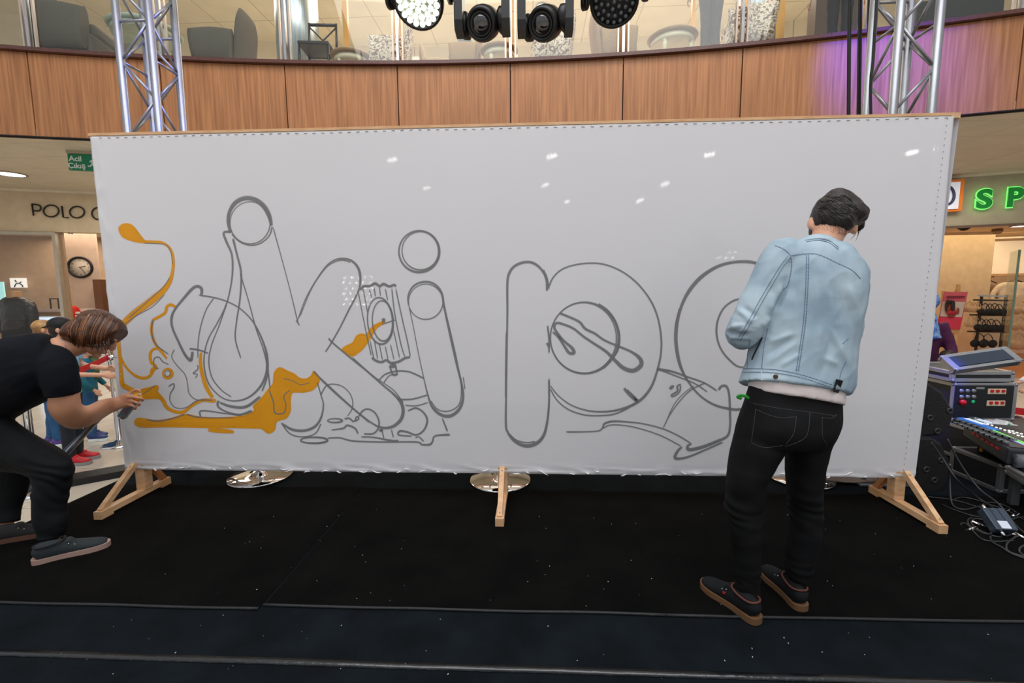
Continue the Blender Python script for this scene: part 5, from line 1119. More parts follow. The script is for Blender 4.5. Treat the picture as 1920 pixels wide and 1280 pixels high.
def hand_parts(mb, w, d, back, side, s=1.0, curl=.5):
    """w wrist, d towards fingers, back = back of the hand, side=+1 thumb along d x back"""
    d = V(d).normalized(); b = (V(back)-d*V(back).dot(d)).normalized(); t = d.cross(b)*side
    def q(x, y, z): return V(w)+(d*x+t*y+b*z)*s
    mb.limb([q(-.02, 0, 0), q(.02, .002, 0), q(.06, 0, 0), q(.092, -.002, 0)], [(.026*s, .020*s), (.032*s, .018*s), (.042*s, .016*s), (.040*s, .012*s)], t, 14)
    for y, L, r_ in ((.031, .070, .0090), (.011, .078, .0094), (-.010, .072, .0090), (-.029, .056, .0080)):
        p = q(.085, y, 0); a = curl*.5; pts = [q(.07, y, 0), p]; x, z = .085, 0
        for k, f in enumerate((.42, .33, .25)):
            x += math.cos(a)*L*f; z -= math.sin(a)*L*f; pts.append(q(x, y*(1-.08*k), z)); a += curl
        mb.limb(pts, [r_*s, r_*s, r_*.95*s, r_*.88*s, r_*.7*s], t, 10, 3)
    mb.limb([q(.02, .028, -.004), q(.045, .048, -.012), q(.07, .060, -.022), q(.092, .062, -.034)], [.014*s, .012*s, .0105*s, .008*s], b, 10, 3)
def shoe(heel, toe, zs, up_mat, sole_mat, parent, L=.29, lining=None, tiltz=0, laces=True, toez=None):
    """heel, toe: ground points"""
    heel, toe = V(heel), V(toe); x = (toe-heel); x.normalize(); z = V((0, 0, 1)); z = (z-x*z.dot(x)).normalized(); y = z.cross(x)
    def q(a, b, c): return heel+x*a+y*b+z*c
    out = [(0, 0), (.008, .026), (.035, .036), (.09, .034), (.15, .040), (.20, .049), (.245, .045), (.275, .030), (.29, .0), (.278, -.032), (.245, -.046), (.2, -.048), (.15, -.04), (.09, -.033), (.035, -.035), (.008, -.026)]
    out = [(p[0]*L/.29, p[1]) for p in cr_pts(out, 3, True)]
    M4 = Matrix.Translation(heel) @ Matrix((x, y, z)).transposed().to_4x4(); k = L/.29
    sh = bpy.data.objects.new('shoe', None); C.objects.link(sh); sh.parent = parent; sh.matrix_parent_inverse = wm(parent).inverted(); sh.matrix_basis = Matrix.Translation(heel)
    so = MB().prism(out, .001, .030, M4).build('sole', sole_mat, sh); md = so.modifiers.new('b', 'BEVEL'); md.width = .004; md.segments = 2; md.limit_method = 'ANGLE'
    mb = MB(); u = [(q(.02*k, 0, .05), (.030, .045)), (q(.06*k, 0, .055), (.034, .05)), (q(.11*k, 0, .05), (.034, .046)), (q(.16*k, 0, .043), (.038, .038)), (q(.21*k, 0, .036), (.044, .028)), (q(.25*k, 0, .032), (.040, .022)), (q(.276*k, 0, .03), (.024, .014))]
    mb.limb([a for a, _ in u], [r for _, r in u], y, 20, 3)
    mb.ell(q(.035*k, 0, .06), (.034, .033, .035)); mb.limb([q(.10*k, 0, .075), q(.135*k, 0, .088), q(.15*k, 0, .075)], [(.024, .01), (.026, .012), (.026, .012)], y, 12)
    mb.organic('upper', up_mat, sh, .005, 3)
    if lining:
        MB().tube([q(.012*k, 0, .092), q(.03*k, .031, .090), (q(.075*k, .034, .092)), q(.115*k, .026, .100), q(.125*k, 0, .105), q(.115*k, -.026, .100), q(.075*k, -.034, .092), q(.03*k, -.031, .090)], .0045, 8, 3, True).build('collar_lining', lining, sh)
    if laces:
        lm = mat('lace_dark', (18, 18, 20), .7)
        for i in range(4):
            a = .135+.021*i; h = .092-.011*i
            MB().tube([q(a*k, .026, h-.014), q((a+.004)*k, .0, h+.002), q((a+.008)*k, -.026, h-.014)], .003, 6, 3).build('lace', lm, sh)
            for s_ in (-1, 1): MB().ell(q((a+.004)*k, s_*.028, h-.016), .0035, None, 8, 6).build('eyelet', mat('eyelet', (180, 180, 180), .2, .9), sh)
    return sh, q
def fold(freq, amp, seed=0): return lambda c, n: amp*(noise.noise(V((c.x*freq, c.y*freq, c.z*freq+seed)))+.5*noise.noise(c*freq*2.3))

# ---------------------------------------------------------------- man in the denim jacket
man = thing('person', 'standing person in light denim jacket and black jeans, seen from behind', 'person', (.98, 1.9, 0), 'people in front of the board')
hc_ = atY(1560, 424, 2.05)
HR = Matrix.Rotation(math.radians(10.5), 3, 'Y') @ Matrix.Rotation(math.radians(-16), 3, 'Z') @ Matrix.Rotation(math.radians(-30), 3, 'X')
mb = MB(); head_parts(mb, hc_, HR, 1.04)
nk = atY(1542, 478, 2.0); mb.limb([atY(1528, 520, 1.99), nk, atY(1547, 455, 2.02), atY(1553, 440, 2.03), hc_+HR @ V((0, -.01, -.01))], [.055, .056, .056, .060, .06], seg=16)
mb.limb([atY(1530, 500, 1.98), atY(1510, 620, 1.93), atY(1490, 740, 1.88), atY(1478, 800, 1.87)], [(.12, .06), (.12, .07), (.11, .06), (.11, .06)], seg=16)
LW = V((1.0, 2.24, 1.12)); RW = V((1.13, 2.26, 1.13)); LE = atY(1392, 622, 1.93); RE = atY(1584, 640, 2.0)
LE = V((LE.x+.03, LE.y, LE.z+.02)); LS = atY(1462, 490, 1.95); RS = atY(1590, 515, 1.99)
for S_, E_, W_, sd in ((LS, LE, LW, -1), (RS, RE, RW, 1)):
    mb.limb([S_, (S_+E_)/2, E_, (E_+W_)/2, W_], [.045, .04, .035, .033, .026], seg=12)
    hand_parts(mb, W_, (.15*sd*-1, .7, .35), (sd*.8, .1, -.6), -sd, 1.0, .7)
LA_, RA_ = atY(1402, 1118, 1.845), atY(1498, 1108, 1.915)
for hp, kn, an, mid in (((1425, 820, 1.87), (1396, 958, 1.85), LA_, 0), ((1520, 815, 1.88), (1509, 950, 1.92), RA_, 0)):
    mb.limb([atY(*hp), atY(*kn), an+V((0, 0, .08)), an, V((an.x, an.y, .045))], [.06, .045, .036, .034, .036], seg=12)
body = mb.organic('body', M_skin, man, .0065, 5)
eyes(hc_, HR, 1.04, body)
# trousers
def J(rows, nm='x', seg=24, n=4, pw=2.2): return edgerings(rows, seg, n, pw)
mb = MB()
mb.rings(J([(1406, 722, 1571, 750, 1.878, .10), (1402, 742, 1572, 770, 1.875, .108), (1396, 765, 1571, 790, 1.87, .125), (1385, 800, 1562, 812, 1.865, .135), (1379, 826, 1552, 832, 1.865, .11)]))
mb.rings(J([(1388, 800, 1470, 818, 1.865, .10), (1376, 837, 1466, 843, 1.862, .10), (1369, 870, 1448, 874, 1.858, .093), (1366, 892, 1436, 895, 1.855, .086), (1364, 920, 1431, 920, 1.855, .078), (1362, 954, 1426, 955, 1.852, .070), (1367, 975, 1425, 976, 1.85, .068), (1370, 998, 1425, 998, 1.85, .069), (1376, 1050, 1424, 1052, 1.85, .058), (1378, 1080, 1424, 1085, 1.848, .050), (1381, 1104, 1425, 1119, 1.845, .046)]))
mb.rings(J([(1470, 805, 1560, 812, 1.875, .10), (1477, 837, 1546, 838, 1.88, .098), (1480, 876, 1539, 876, 1.89, .088), (1479, 919, 1536, 919, 1.90, .078), (1484, 950, 1537, 950, 1.91, .070), (1483, 989, 1535, 989, 1.91, .068), (1477, 1030, 1529, 1031, 1.912, .060), (1475, 1072, 1518, 1075, 1.914, .050), (1484, 1098, 1511, 1107, 1.915, .044)]))
def jean_f(c, n):
    z = c.z; k = math.exp(-((z-.43)/.13)**2); w2 = math.exp(-((z-.15)/.07)**2)
    r = math.sin(z*105+9*noise.noise(c*5)+c.x*14+4*noise.noise(V((z*9, 1, c.x*3))))*(.55+.8*noise.noise(V((c.x*12, c.y*12, z*5))))
    rn = 1-abs(noise.noise(V((c.x*6, c.y*6, c.z*20))))*2
    return .0042*k*r+.006*w2*rn-.003*w2+.0045*noise.noise(V((c.x*9, c.y*9, c.z*16+4)))+.0025*k*rn
M_jean = mat('black_denim', (14, 15, 17), .8, spec=.2, vs=9, var=.35, bump=.15, bs=400, stretch=(1, 1, .6))
jeans = mb.organic('jeans', M_jean, man, .006, 4, jean_f)
# t-shirt tail
mb = MB(); mb.rings(J([(1414, 690, 1576, 715, 1.885, .115), (1409, 710, 1577, 738, 1.882, .120), (1408, 728, 1577, 756, 1.878, .118), (1409, 733, 1576, 761, 1.876, .117)]))
mb.organic('white_shirt', mat('white_cotton', (232, 222, 222), .8, bump=.1, bs=60), man, .0065, 3, fold(14, .003, 3))
# denim jacket
M_den = mat('light_denim', (176, 195, 207), .8, col2=(136, 160, 178), vs=6, detail=8, bump=.07, bs=420)
mb = MB()
torso = [(1492, 463, 1586, 470, 1.99, .075), (1462, 466, 1600, 488, 1.98, .105), (1447, 488, 1611, 520, 1.965, .125), (1440, 520, 1613, 552, 1.955, .135), (1426, 570, 1609, 590, 1.945, .140), (1418, 620, 1601, 628, 1.935, .143), (1410, 665, 1594, 675, 1.92, .145), (1397, 700, 1590, 722, 1.905, .148), (1392, 714, 1582, 742, 1.895, .148)]
mb.rings(J(torso, pw=2.35))
for S_, E_, W_, rr in ((atY(1466, 486, 1.955), atY(1397, 616, 1.92), V((.985, 2.19, 1.125)), 0), (atY(1592, 512, 1.985), atY(1582, 634, 2.0), V((1.155, 2.2, 1.13)), 1)):
    if rr == 0: mb.limb([S_+V((.03, .02, .0)), S_, S_.lerp(E_, .5), E_, E_.lerp(W_, .3), W_], [.074, .080, .076, .064, .062, .048], seg=20, n=5)
    else: mb.limb([S_+V((-.03, 0, 0)), S_, S_.lerp(E_, .5), E_, E_.lerp(W_, .35), W_], [.066, .068, .062, .056, .055, .045], seg=20, n=5)
mb.limb([atY(1500, 462, 1.975), atY(1536, 452, 1.955), atY(1574, 466, 1.99)], [(.022, .03), (.026, .03), (.022, .03)], V((0, 1, 0)), 14)
mb.limb([atY(1505, 464, 1.99), atY(1512, 455, 1.95), atY(1528, 448, 1.925), atY(1546, 448, 1.92), atY(1564, 455, 1.935), atY(1577, 468, 1.97)], [(.010, .022), (.012, .026), (.012, .028), (.012, .028), (.012, .026), (.010, .02)], V((0, 1, 0)), 14)
eb = atY(1388, 628, 1.92)
FL = [((560, 500), (700, 1010), .02, .007), ((610, 480), (690, 900), .018, -.005), ((520, 560), (560, 900), .025, .004), ((600, 800), (680, 990), .010, .006), ((520, 1030), (540, 780), .014, .005), ((560, 1050), (600, 860), .012, -.005),
  ((335, 560), (255, 730), .012, .008), ((360, 590), (300, 700), .010, -.009), ((270, 880), (400, 830), .012, .006), ((250, 1000), (420, 880), .013, .006), ((250, 950), (400, 850), .010, -.005), ((330, 1010), (440, 940), .010, .005),
  ((60, 800), (140, 780), .010, .008), ((75, 835), (150, 830), .009, -.008), ((60, 860), (140, 800), .009, .007), ((100, 700), (180, 770), .011, .007), ((130, 690), (210, 740), .010, -.006), ((280, 600), (260, 700), .012, .006), ((300, 470), (230, 600), .015, -.004),
  ((220, 790), (270, 740), .012, .008), ((700, 560), (740, 700), .014, .006), ((680, 600), (720, 800), .012, -.005), ((640, 1000), (560, 960), .012, .005), ((430, 470), (400, 620), .014, -.004), ((520, 430), (700, 640), .022, .004)]
FLW = []
for a_, b_, w_, h_ in FL:
    A = atY(1350+a_[0]/2.91, 340+a_[1]/2.91, 1.84); B = atY(1350+b_[0]/2.91, 340+b_[1]/2.91, 1.84); FLW.append(((A.x, A.z), (B.x, B.z), w_, h_))
def linefold(c, fl):
    a = 0; Yc = 1.84; sx = c.x*Yc/c.y; sz = CAM.z+(c.z-CAM.z)*Yc/c.y
    for (ax_, az_), (bx_, bz_), w_, h_ in fl:
        dx, dz = bx_-ax_, bz_-az_; L2 = dx*dx+dz*dz; t = ((sx-ax_)*dx+(sz-az_)*dz)/L2; tt_ = min(max(t, 0), 1)
        d2 = (sx-ax_-dx*tt_)**2+(sz-az_-dz*tt_)**2
        if d2 < 9*w_*w_: a += h_*math.exp(-d2/(w_*w_))*min(1, 4*tt_*(1-tt_)+.25)
    return a
def jack_f(c, n):
    a = .0055*noise.noise(V((c.x*7+c.z*6, c.y*5, c.z*5-c.x*5)))+.003*(1-2*abs(noise.noise(V((c.x*12-c.z*9, c.y*8, c.z*10+2)))))
    d = (c-eb).length; e = math.exp(-(d/.09)**2); a += e*(.009*(1-2*abs(noise.noise(V((c.x*14, c.y*14, c.z*30+9))))))
    d2 = (c-atY(1460, 560, 1.95)).length; a += math.exp(-(d2/.08)**2)*.007*math.sin((c.z*.8+c.x)*80)
    if n.y < .3: a += linefold(c, FLW)*1.25
    hm = math.exp(-((c.z-.93)/.05)**2); a += hm*.0035*noise.noise(V((c.x*30, c.y*30, c.z*8)))
    return a
jacket = mb.organic('denim_jacket', M_den, man, .006, 4, jack_f)
def bvh_of(o): me = o.data; return BVHTree.FromPolygons([v.co.copy() for v in me.vertices], [tuple(p.vertices) for p in me.polygons])
jb = bvh_of(jacket)
def on(bv, px, py, off=0.0):
    d = ray(px, py).normalized(); h = bv.ray_cast(CAM, d)
    if h[0] is None: return None
    return h[0]+h[1]*off
def surf_path(bv, pts, n=6, off=.001):
    out = []
    for x, y in cr_pts(pts, n):
        p = on(bv, x, y, off)
        if p is not None: out.append(p)
    return out
def seam(bv, pts, name, m, parent, w_=.0016, off=.0008, n=6):
    P = surf_path(bv, pts, n, off)
    if len(P) > 2: return MB().tube(P, w_, 6).build(name, m, parent)
M_seam = mat('denim_seam', (104, 130, 154), .85); M_stitch = mat('denim_stitch', (196, 206, 212), .8)
def tz(x, y): return (1350+x/2.91, 340+y/2.91)
SE = [[(300, 350), (345, 368), (385, 405), (375, 440)], [(385, 405), (468, 395), (540, 400), (640, 445), (720, 485), (765, 530)], [(472, 400), (468, 560), (455, 760), (430, 940), (415, 1035)], [(484, 402), (480, 560), (467, 760), (442, 940), (427, 1035)],
      [(372, 405), (330, 460), (280, 540), (215, 650), (150, 770), (95, 865)], [(384, 412), (342, 470), (292, 552), (227, 662), (162, 782), (110, 868)], [(388, 415), (390, 470), (372, 560), (345, 590)],
      [(262, 800), (240, 900), (228, 1020)], [(165, 860), (150, 950), (150, 1020)], [(130, 1020), (230, 1022), (330, 1030), (460, 1058), (610, 1108)], [(125, 1040), (228, 1040), (330, 1048), (460, 1074), (608, 1122)],
      [(668, 885), (700, 855)], [(688, 980), (660, 1040), (650, 1095)], [(470, 330), (540, 322), (600, 338), (645, 372)], [(466, 322), (540, 312), (600, 326), (645, 360)]]
for L_ in SE:
    seam(jb, [tz(*p) for p in L_], 'seam', M_seam, jacket, .0013)
for L_ in SE[:11]:
    P = surf_path(jb, [(x+1.6, y+1.2) for x, y in [tz(*p) for p in L_]], 24, .0012)
    sm_ = MB(); acc = 0
    for a, b in zip(P[:-1], P[1:]):
        acc += (b-a).length
        if acc > .011 and (b-a).length < .02: sm_.beam(a, a+(b-a).normalized()*.005, .0012, .0012); acc = 0
    if sm_.v: tag(sm_.build('stitching', M_stitch, jacket), None, None, None, 'stuff')
pk = surf_path(jb, [tz(*p) for p in ((232, 850), (215, 890), (190, 940), (175, 975))], 6, .0004)
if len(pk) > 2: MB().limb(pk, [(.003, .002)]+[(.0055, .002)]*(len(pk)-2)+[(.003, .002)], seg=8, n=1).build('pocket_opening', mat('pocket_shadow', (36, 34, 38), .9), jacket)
tb_ = [on(jb, *tz(*p), .003) for p in ((225, 1030), (322, 1052), (322, 1095), (225, 1082))]
if all(tb_): 
    c_ = sum(tb_, V())/4; n_ = (tb_[1]-tb_[0]).cross(tb_[3]-tb_[0]).normalized(); mb = MB(); mb.add(tb_+[p_+n_*.004 for p_ in tb_], [(0, 1, 2, 3), (4, 7, 6, 5), (0, 4, 5, 1), (1, 5, 6, 2), (2, 6, 7, 3), (3, 7, 4, 0)]); tbo = mb.build('waist_tab', M_den, jacket)
    bt = on(jb, *tz(303, 1067), .006); MB().lathe([(.008, 0), (.0085, .003), (.005, .004), (0, .003)], bt, (CAM-bt), 16).build('button', mat('bronze_button', (92, 66, 52), .35, .8), tbo)
wt = [on(jb, *tz(*p), .009) for p in ((624, 1078), (660, 1086), (648, 1142), (612, 1134))]
if all(wt):
    n_ = (CAM-wt[0]).normalized(); mb = MB(); mb.add(wt+[p_+n_*.005 for p_ in wt], [(0, 1, 2, 3), (4, 7, 6, 5), (0, 4, 5, 1), (1, 5, 6, 2), (2, 6, 7, 3), (3, 7, 4, 0)]); mb.build('black_patch', mat('black_patch', (34, 32, 36), .7), jacket)
# jeans stitching and pockets
jn = bvh_of(jeans); M_js = mat('jean_seam', (62, 62, 66), .8)
def tj(x, y): return (1300+x/2.56, 700+y/2.56)
for L_ in ([(300, 172), (360, 198), (420, 212), (495, 208)], [(300, 172), (290, 250), (278, 332)], [(278, 332), (340, 355), (430, 345)], [(495, 208), (480, 290), (440, 345)], [(560, 185), (550, 280), (520, 320), (440, 352)], [(615, 210), (660, 215), (690, 195)], [(618, 212), (620, 300), (640, 340)], [(270, 140), (400, 165), (560, 185), (690, 205)]):
    seam(jn, [tj(*p) for p in L_], 'seam', M_js, jeans, .0010, .0003)
# green strap
gp_ = [atY(1404, 747, 1.80), atY(1396, 742, 1.79), atY(1386, 741, 1.785), atY(1383, 744, 1.785), atY(1390, 747, 1.79)]
MB().limb(gp_, [(.003, .006)]*5, V((0, 1, 0)), 8, 3).build('green_strap', mat('green_strap', (30, 150, 50), .5), man)
# hair
M_hair = mat('near_black_hair', (20, 15, 14), .42, vs=5, stretch=(5, 5, 22), col2=(36, 28, 26), bump=.35, bs=30)
def hq(x, y, z): return hc_+HR @ V((x, y, z))
mb = MB()
mb.rings(edgerings([(1553, 364, 1570, 364, 2.08, .02), (1543, 368, 1590, 371, 2.07, .06), (1533, 379, 1607, 384, 2.065, .088), (1527, 392, 1615, 399, 2.06, .100), (1525, 404, 1619, 411, 2.052, .110), (1526, 413, 1612, 423, 2.045, .112), (1530, 421, 1596, 432, 2.035, .112), (1537, 428, 1586, 438, 2.025, .104), (1546, 433, 1578, 442, 2.02, .09)], 26, 4))
mb.limb([atY(1606, 404, 2.06), atY(1612, 414, 2.09), atY(1611, 426, 2.10), atY(1608, 434, 2.10)], [(.018, .03), (.02, .03), (.014, .02), (.004, .006)], seg=12)
hairo = mb.organic('hair', M_hair, man, .005, 4, lambda c, n: .0035*noise.noise(V((c.x*22+c.z*18, c.y*26, c.z*22-c.x*12)))+.0018*noise.noise(c*75))
hbv = bvh_of(hairo); rnd = random.Random(3); M_hair2 = mat('near_black_hair_light', (48, 40, 38), .38, bump=.2)
for i in range(70):
    x0 = rnd.uniform(1529, 1575); y0 = rnd.uniform(372, 410)-(x0-1529)*.1; L_ = rnd.uniform(22, 44); a_ = rnd.uniform(-.35, .25)+(.55 if y0 > 392 else .05)
    pts = [(x0, y0), (x0+L_*.5*math.cos(a_), y0+L_*.5*math.sin(a_)-2), (x0+L_*math.cos(a_+.3), y0+L_*math.sin(a_+.3))]
    P = surf_path(hbv, pts, 5, .0006)
    if len(P) > 4: MB().limb(P, [(.0006, .0006)]+[(rnd.uniform(.0016, .0032), .0016)]*(len(P)-2)+[(.0004, .0004)], seg=6, n=1).build('hair_lock', M_hair2 if i % 3 == 0 else M_hair, hairo)
for (p0, p1, p2) in (((1606, 425), (1604, 438), (1594, 450)), ((1609, 425), (1609, 440), (1604, 452)), ((1612, 420), (1613, 432), (1608, 440)), ((1603, 420), (1605, 430), (1607, 436))):
    MB().limb([atY(*p0, 2.10), atY(*p1, 2.10), atY(*p2, 2.10)], [.003, .0015, .0004], seg=6, n=4).build('hair_strand', M_hair, hairo)
bb_ = bvh_of(body); rn3 = random.Random(9); M_stub = mat('stubble_hair', (70, 52, 44), .7)
stb = MB()
for i in range(1100):
    x = rn3.uniform(1526, 1588); y = rn3.uniform(420, 444); lim = 430+max(0, (x-1540))*.28
    if y > lim+rn3.uniform(-4, 3): continue
    p_ = on(bb_, x, y, .0003)
    if p_ is not None: stb.beam(p_, p_+V((rn3.uniform(-.001, .001), 0, -.003)), .0005, .0005)
if stb.v: tag(stb.build('nape_stubble', M_stub, hairo), None, None, None, 'stuff')
# shoes
M_shoe = mat('black_canvas_shoe', (15, 18, 21), .75, spec=.25, bump=.2, bs=300); M_gum = mat('gum_sole', (108, 78, 52), .6); M_lin = mat('rust_lining', (92, 46, 38), .7)
h1_, t1__ = atZ(1416, 1171, 0), atZ(1330, 1105, 0); dv = (t1__-h1_).normalized(); s1_, q1_ = shoe(V((.918, 1.755, .001)), V((.78, 2.02, .001)), 0, M_shoe, M_gum, man, .295, M_lin)
p = q1_(.145, .037, .06); MB().box(p, (.012, .006, .008), Matrix.Rotation(-.5, 3, 'Z')).build('red_tag', mat('red_tag', (150, 30, 30), .6), s1_)
shoe(V((1.137, 1.835, .001)), V((1.115, 2.12, .001)), 0, M_shoe, M_gum, man, .29, M_lin)

# ---------------------------------------------------------------- crouching painter in the t-shirt
pt = thing('person', 'bending person with long brown hair in navy t-shirt spraying orange paint', 'person', (-2.6, 2.2, 0), 'people in front of the board')
mb = MB()
ph = atY(178, 626, 2.42); fdir = V((.66, .25, -.68)).normalized()
updir = V((.66, .15, .68)); updir = (updir-fdir*updir.dot(fdir)).normalized(); xr = fdir.cross(updir); PR = Matrix((xr, fdir, updir)).transposed()
head_parts(mb, ph, PR, 1.06)
mb.limb([atY(70, 670, 2.33), atY(106, 657, 2.34), atY(132, 650, 2.38), atY(160, 644, 2.42)], [(.05, .05), (.066, .070), (.062, .062), (.055, .05)], V((0, 1, 0)), 16)
mb.limb([atY(-70, 745, 2.28), atY(0, 705, 2.28), atY(60, 685, 2.3), atY(100, 680, 2.32)], [.09, .10, .09, .06], seg=16)
def lp(x, y, Y): return atY(x, y, Y)
# near arm (to the can)
W = lp(215, 759, 2.55); E2 = lp(128, 783, 2.30); S2 = lp(98, 688, 2.22)
mb.rings(edgerings([(110, 695, 128, 695, 2.25, .03), (104, 720, 134, 716, 2.25, .045), (97, 742, 143, 737, 2.255, .056), (95, 762, 148, 762, 2.27, .056), (112, 790, 160, 766, 2.31, .05), (138, 801, 178, 762, 2.36, .046), (170, 792, 196, 750, 2.44, .04), (200, 777, 208, 746, 2.52, .031), (222, 769, 221, 744, 2.56, .027)], 18, 4))
# hand
mb.limb([lp(212, 758, 2.545), lp(222, 756, 2.56), lp(233, 752, 2.575), lp(243, 750, 2.58)], [(.027, .022), (.036, .020), (.045, .018), (.042, .013)], V((0, 0, 1)), 16)
for pts, r_ in (([(232, 741, 2.575), (243, 737, 2.585), (252, 731, 2.595), (259, 731, 2.60), (264, 735.5, 2.60)], .0098), ([(238, 745, 2.575), (250, 744, 2.56), (261, 746, 2.565), (268, 749, 2.59), (266, 752, 2.61)], .0100),
                ([(238, 752, 2.575), (248, 752, 2.56), (258, 755, 2.565), (262, 758, 2.585), (259, 760, 2.605)], .0095), ([(236, 758, 2.575), (244, 759, 2.562), (252, 762, 2.565), (254, 766, 2.585), (250, 767, 2.60)], .0086),
                ([(220, 750, 2.57), (228, 747, 2.60), (238, 747, 2.635), (248, 750, 2.655)], .011)):
    mb.limb([lp(*p) for p in pts], [r_*1.05, r_, r_, r_*.92, r_*.7][:len(pts)], V((0, 0, 1)), 10, 4)
# far arm, hand resting on the far thigh
mb.limb([lp(50, 668, 2.42), lp(5, 730, 2.48), lp(-5, 790, 2.5)], [.05, .042, .03], seg=12)
hand_parts(mb, lp(-5, 790, 2.5), (.3, .05, -.7), (.1, -.3, .6), -1, .95, .5)
for pts in ([(-60, 800, 2.22), (-5, 834, 2.21), (41, 850, 2.20), (78, 866, 2.19), (97, 884, 2.185), (99, 900, 2.18), (95, 925, 2.17), (94, 954, 2.16), (96, 985, 2.15), (98, 1008, 2.145), (96, 1024, 2.12)], [(-60, 800, 2.42), (-15, 845, 2.42), (14, 890, 2.41), (14, 920, 2.39), (10, 952, 2.37), (11, 985, 2.33), (8, 1002, 2.27)]):
    k = len(pts); mb.limb([lp(*p) for p in pts], [.05]*2+[.042]*(k-5)+[.034]*3, seg=12)
pbody = mb.organic('body', M_skin2, pt, .006, 4)
eyes(ph, PR, 1.06, pbody)
# t-shirt
M_tee = mat('navy_tshirt', (14, 17, 25), .88, spec=.2, vs=6, var=.15, bump=.1, bs=300)
mb = MB()
mb.rings(edgerings([(-130, 730, -70, 850, 2.24, .15), (-95, 690, -40, 815, 2.25, .165), (-55, 662, -2, 797, 2.26, .17), (-5, 643, 42, 772, 2.275, .18), (30, 629, 80, 752, 2.29, .19), (60, 624, 108, 735, 2.30, .19), (84, 627, 126, 712, 2.315, .155), (94, 632, 131, 690, 2.325, .095)], 28, 4, 2.3))
mb.limb([lp(84, 668, 2.32), lp(102, 682, 2.25), lp(112, 708, 2.235), lp(118, 738, 2.245)], [(.085, .085), (.085, .08), (.078, .072), (.075, .066)], V((1, 0, 0)), 20)
mb.limb([lp(70, 660, 2.40), lp(60, 690, 2.50), lp(54, 725, 2.57)], [.085, .08, .066], V((1, 0, 0)), 16)
hemc = lp(118, 738, 2.245)
def tee_f(c, n): return .005*noise.noise(V((c.x*8+c.z*5, c.y*6, c.z*8-c.x*5)))+.003*(1-2*abs(noise.noise(V((c.x*10-c.z*12, c.y*7, c.z*9+c.x*7)))))
tee = mb.organic('tshirt', M_tee, pt, .0065, 4, tee_f)
pbv = bvh_of(pbody)
seam(pbv, [(110, 632), (121, 645), (125, 662), (127, 674)], 'necklace', mat('silver_chain', (190, 195, 215), .25, .9), pbody, .0012, .0015)
# trousers
mb = MB()
mb.rings(edgerings([(-150, 770, -60, 700, 2.24, .15), (-120, 820, -30, 725, 2.24, .16), (-80, 852, 0, 775, 2.24, .15)], 24, 4))
mb.rings(edgerings([(-90, 870, -30, 740, 2.22, .10), (-30, 876, 20, 792, 2.21, .095), (20, 882, 62, 818, 2.20, .088), (52, 888, 100, 842, 2.19, .080), (66, 896, 122, 858, 2.185, .074), (70, 908, 130, 882, 2.18, .069), (69, 930, 124, 915, 2.17, .066), (67, 955, 120, 953, 2.16, .062), (70, 985, 122, 982, 2.15, .054), (76, 1006, 116, 1008, 2.145, .048)], 24, 4))
mb.rings(edgerings([(-70, 850, -20, 760, 2.42, .09), (-20, 900, 50, 850, 2.42, .08), (-15, 925, 48, 905, 2.40, .07), (-15, 955, 34, 950, 2.37, .06), (-10, 985, 32, 975, 2.34, .05)], 20, 4))
kn_ = lp(100, 890, 2.18)
def pj(c, n):
    d = (c-kn_).length; k = math.exp(-(d/.14)**2); return .005*k*math.sin((c.z*1.2+c.x*.8)*85+8*noise.noise(c*6))+.005*noise.noise(V((c.x*8, c.y*8, c.z*14)))+.004*math.exp(-((c.z-.12)/.05)**2)*noise.noise(V((c.x*14, c.y*14, c.z*50)))
mb.organic('jeans', mat('charcoal_denim', (11, 14, 17), .8, spec=.2, vs=9, var=.3, bump=.15, bs=400), pt, .0065, 4, pj)
M_ps = mat('grey_green_suede', (34, 42, 45), .85, bump=.2, bs=300); M_psole = mat('pinkish_sole', (160, 132, 122), .6)
hh, tt = atZ(70, 1052, 0), atZ(200, 1018, 0)
shoe(V((-2.535, 2.045, .001)), V((-2.30, 2.24, .001)), 0, M_ps, M_psole, pt, .305, mat('dark_lining', (22, 22, 24), .8))
shoe(V((-2.98, 2.20, .001)), V((-2.74, 2.36, .001)), 0, mat('dark_suede', (28, 28, 30), .85), mat('brown_sole', (92, 60, 48), .6), pt, .30)
# hair: shell plus combed strands following the head
M_bh = mat('brown_hair', (58, 34, 22), .38, vs=10, col2=(92, 56, 36), bump=.2, bs=80)
def hp(x, y, z): return ph+PR @ V((x, y, z))
mb = MB()
mb.ell(hp(0, -.012, .042), (.090, .108, .098), PR)
hrow = edgerings([(126, 623, 129, 613, 2.40, .05), (132, 636, 143, 597, 2.405, .09), (146, 644, 164, 590, 2.41, .10), (161, 650, 187, 587, 2.42, .10), (178, 652, 207, 592, 2.42, .10), (193, 653, 221, 603, 2.42, .09), (206, 646, 227, 618, 2.42, .075)], 22, 4)
mb.rings(hrow)
bh = mb.organic('hair', M_bh, pt, .006, 5, lambda c, n: .002*noise.noise(c*40))
hb = bvh_of(bh)
cols = [mat('hair_strand_dark', (62, 36, 24), .35), mat('hair_strand_mid', (100, 62, 38), .35), mat('hair_strand_light', (150, 98, 62), .35), mat('hair_strand_dark', (58, 34, 22), .35)]
rnd = random.Random(5)
top_pts = [(130, 613), (140, 601), (153, 593), (166, 589), (179, 588), (191, 588), (201, 591), (211, 596), (219, 604), (226, 615)]
end_pts = [(127, 622), (131, 634), (138, 641), (147, 645), (158, 650), (168, 652), (180, 654), (192, 654), (203, 649), (212, 640)]
N_ = 150
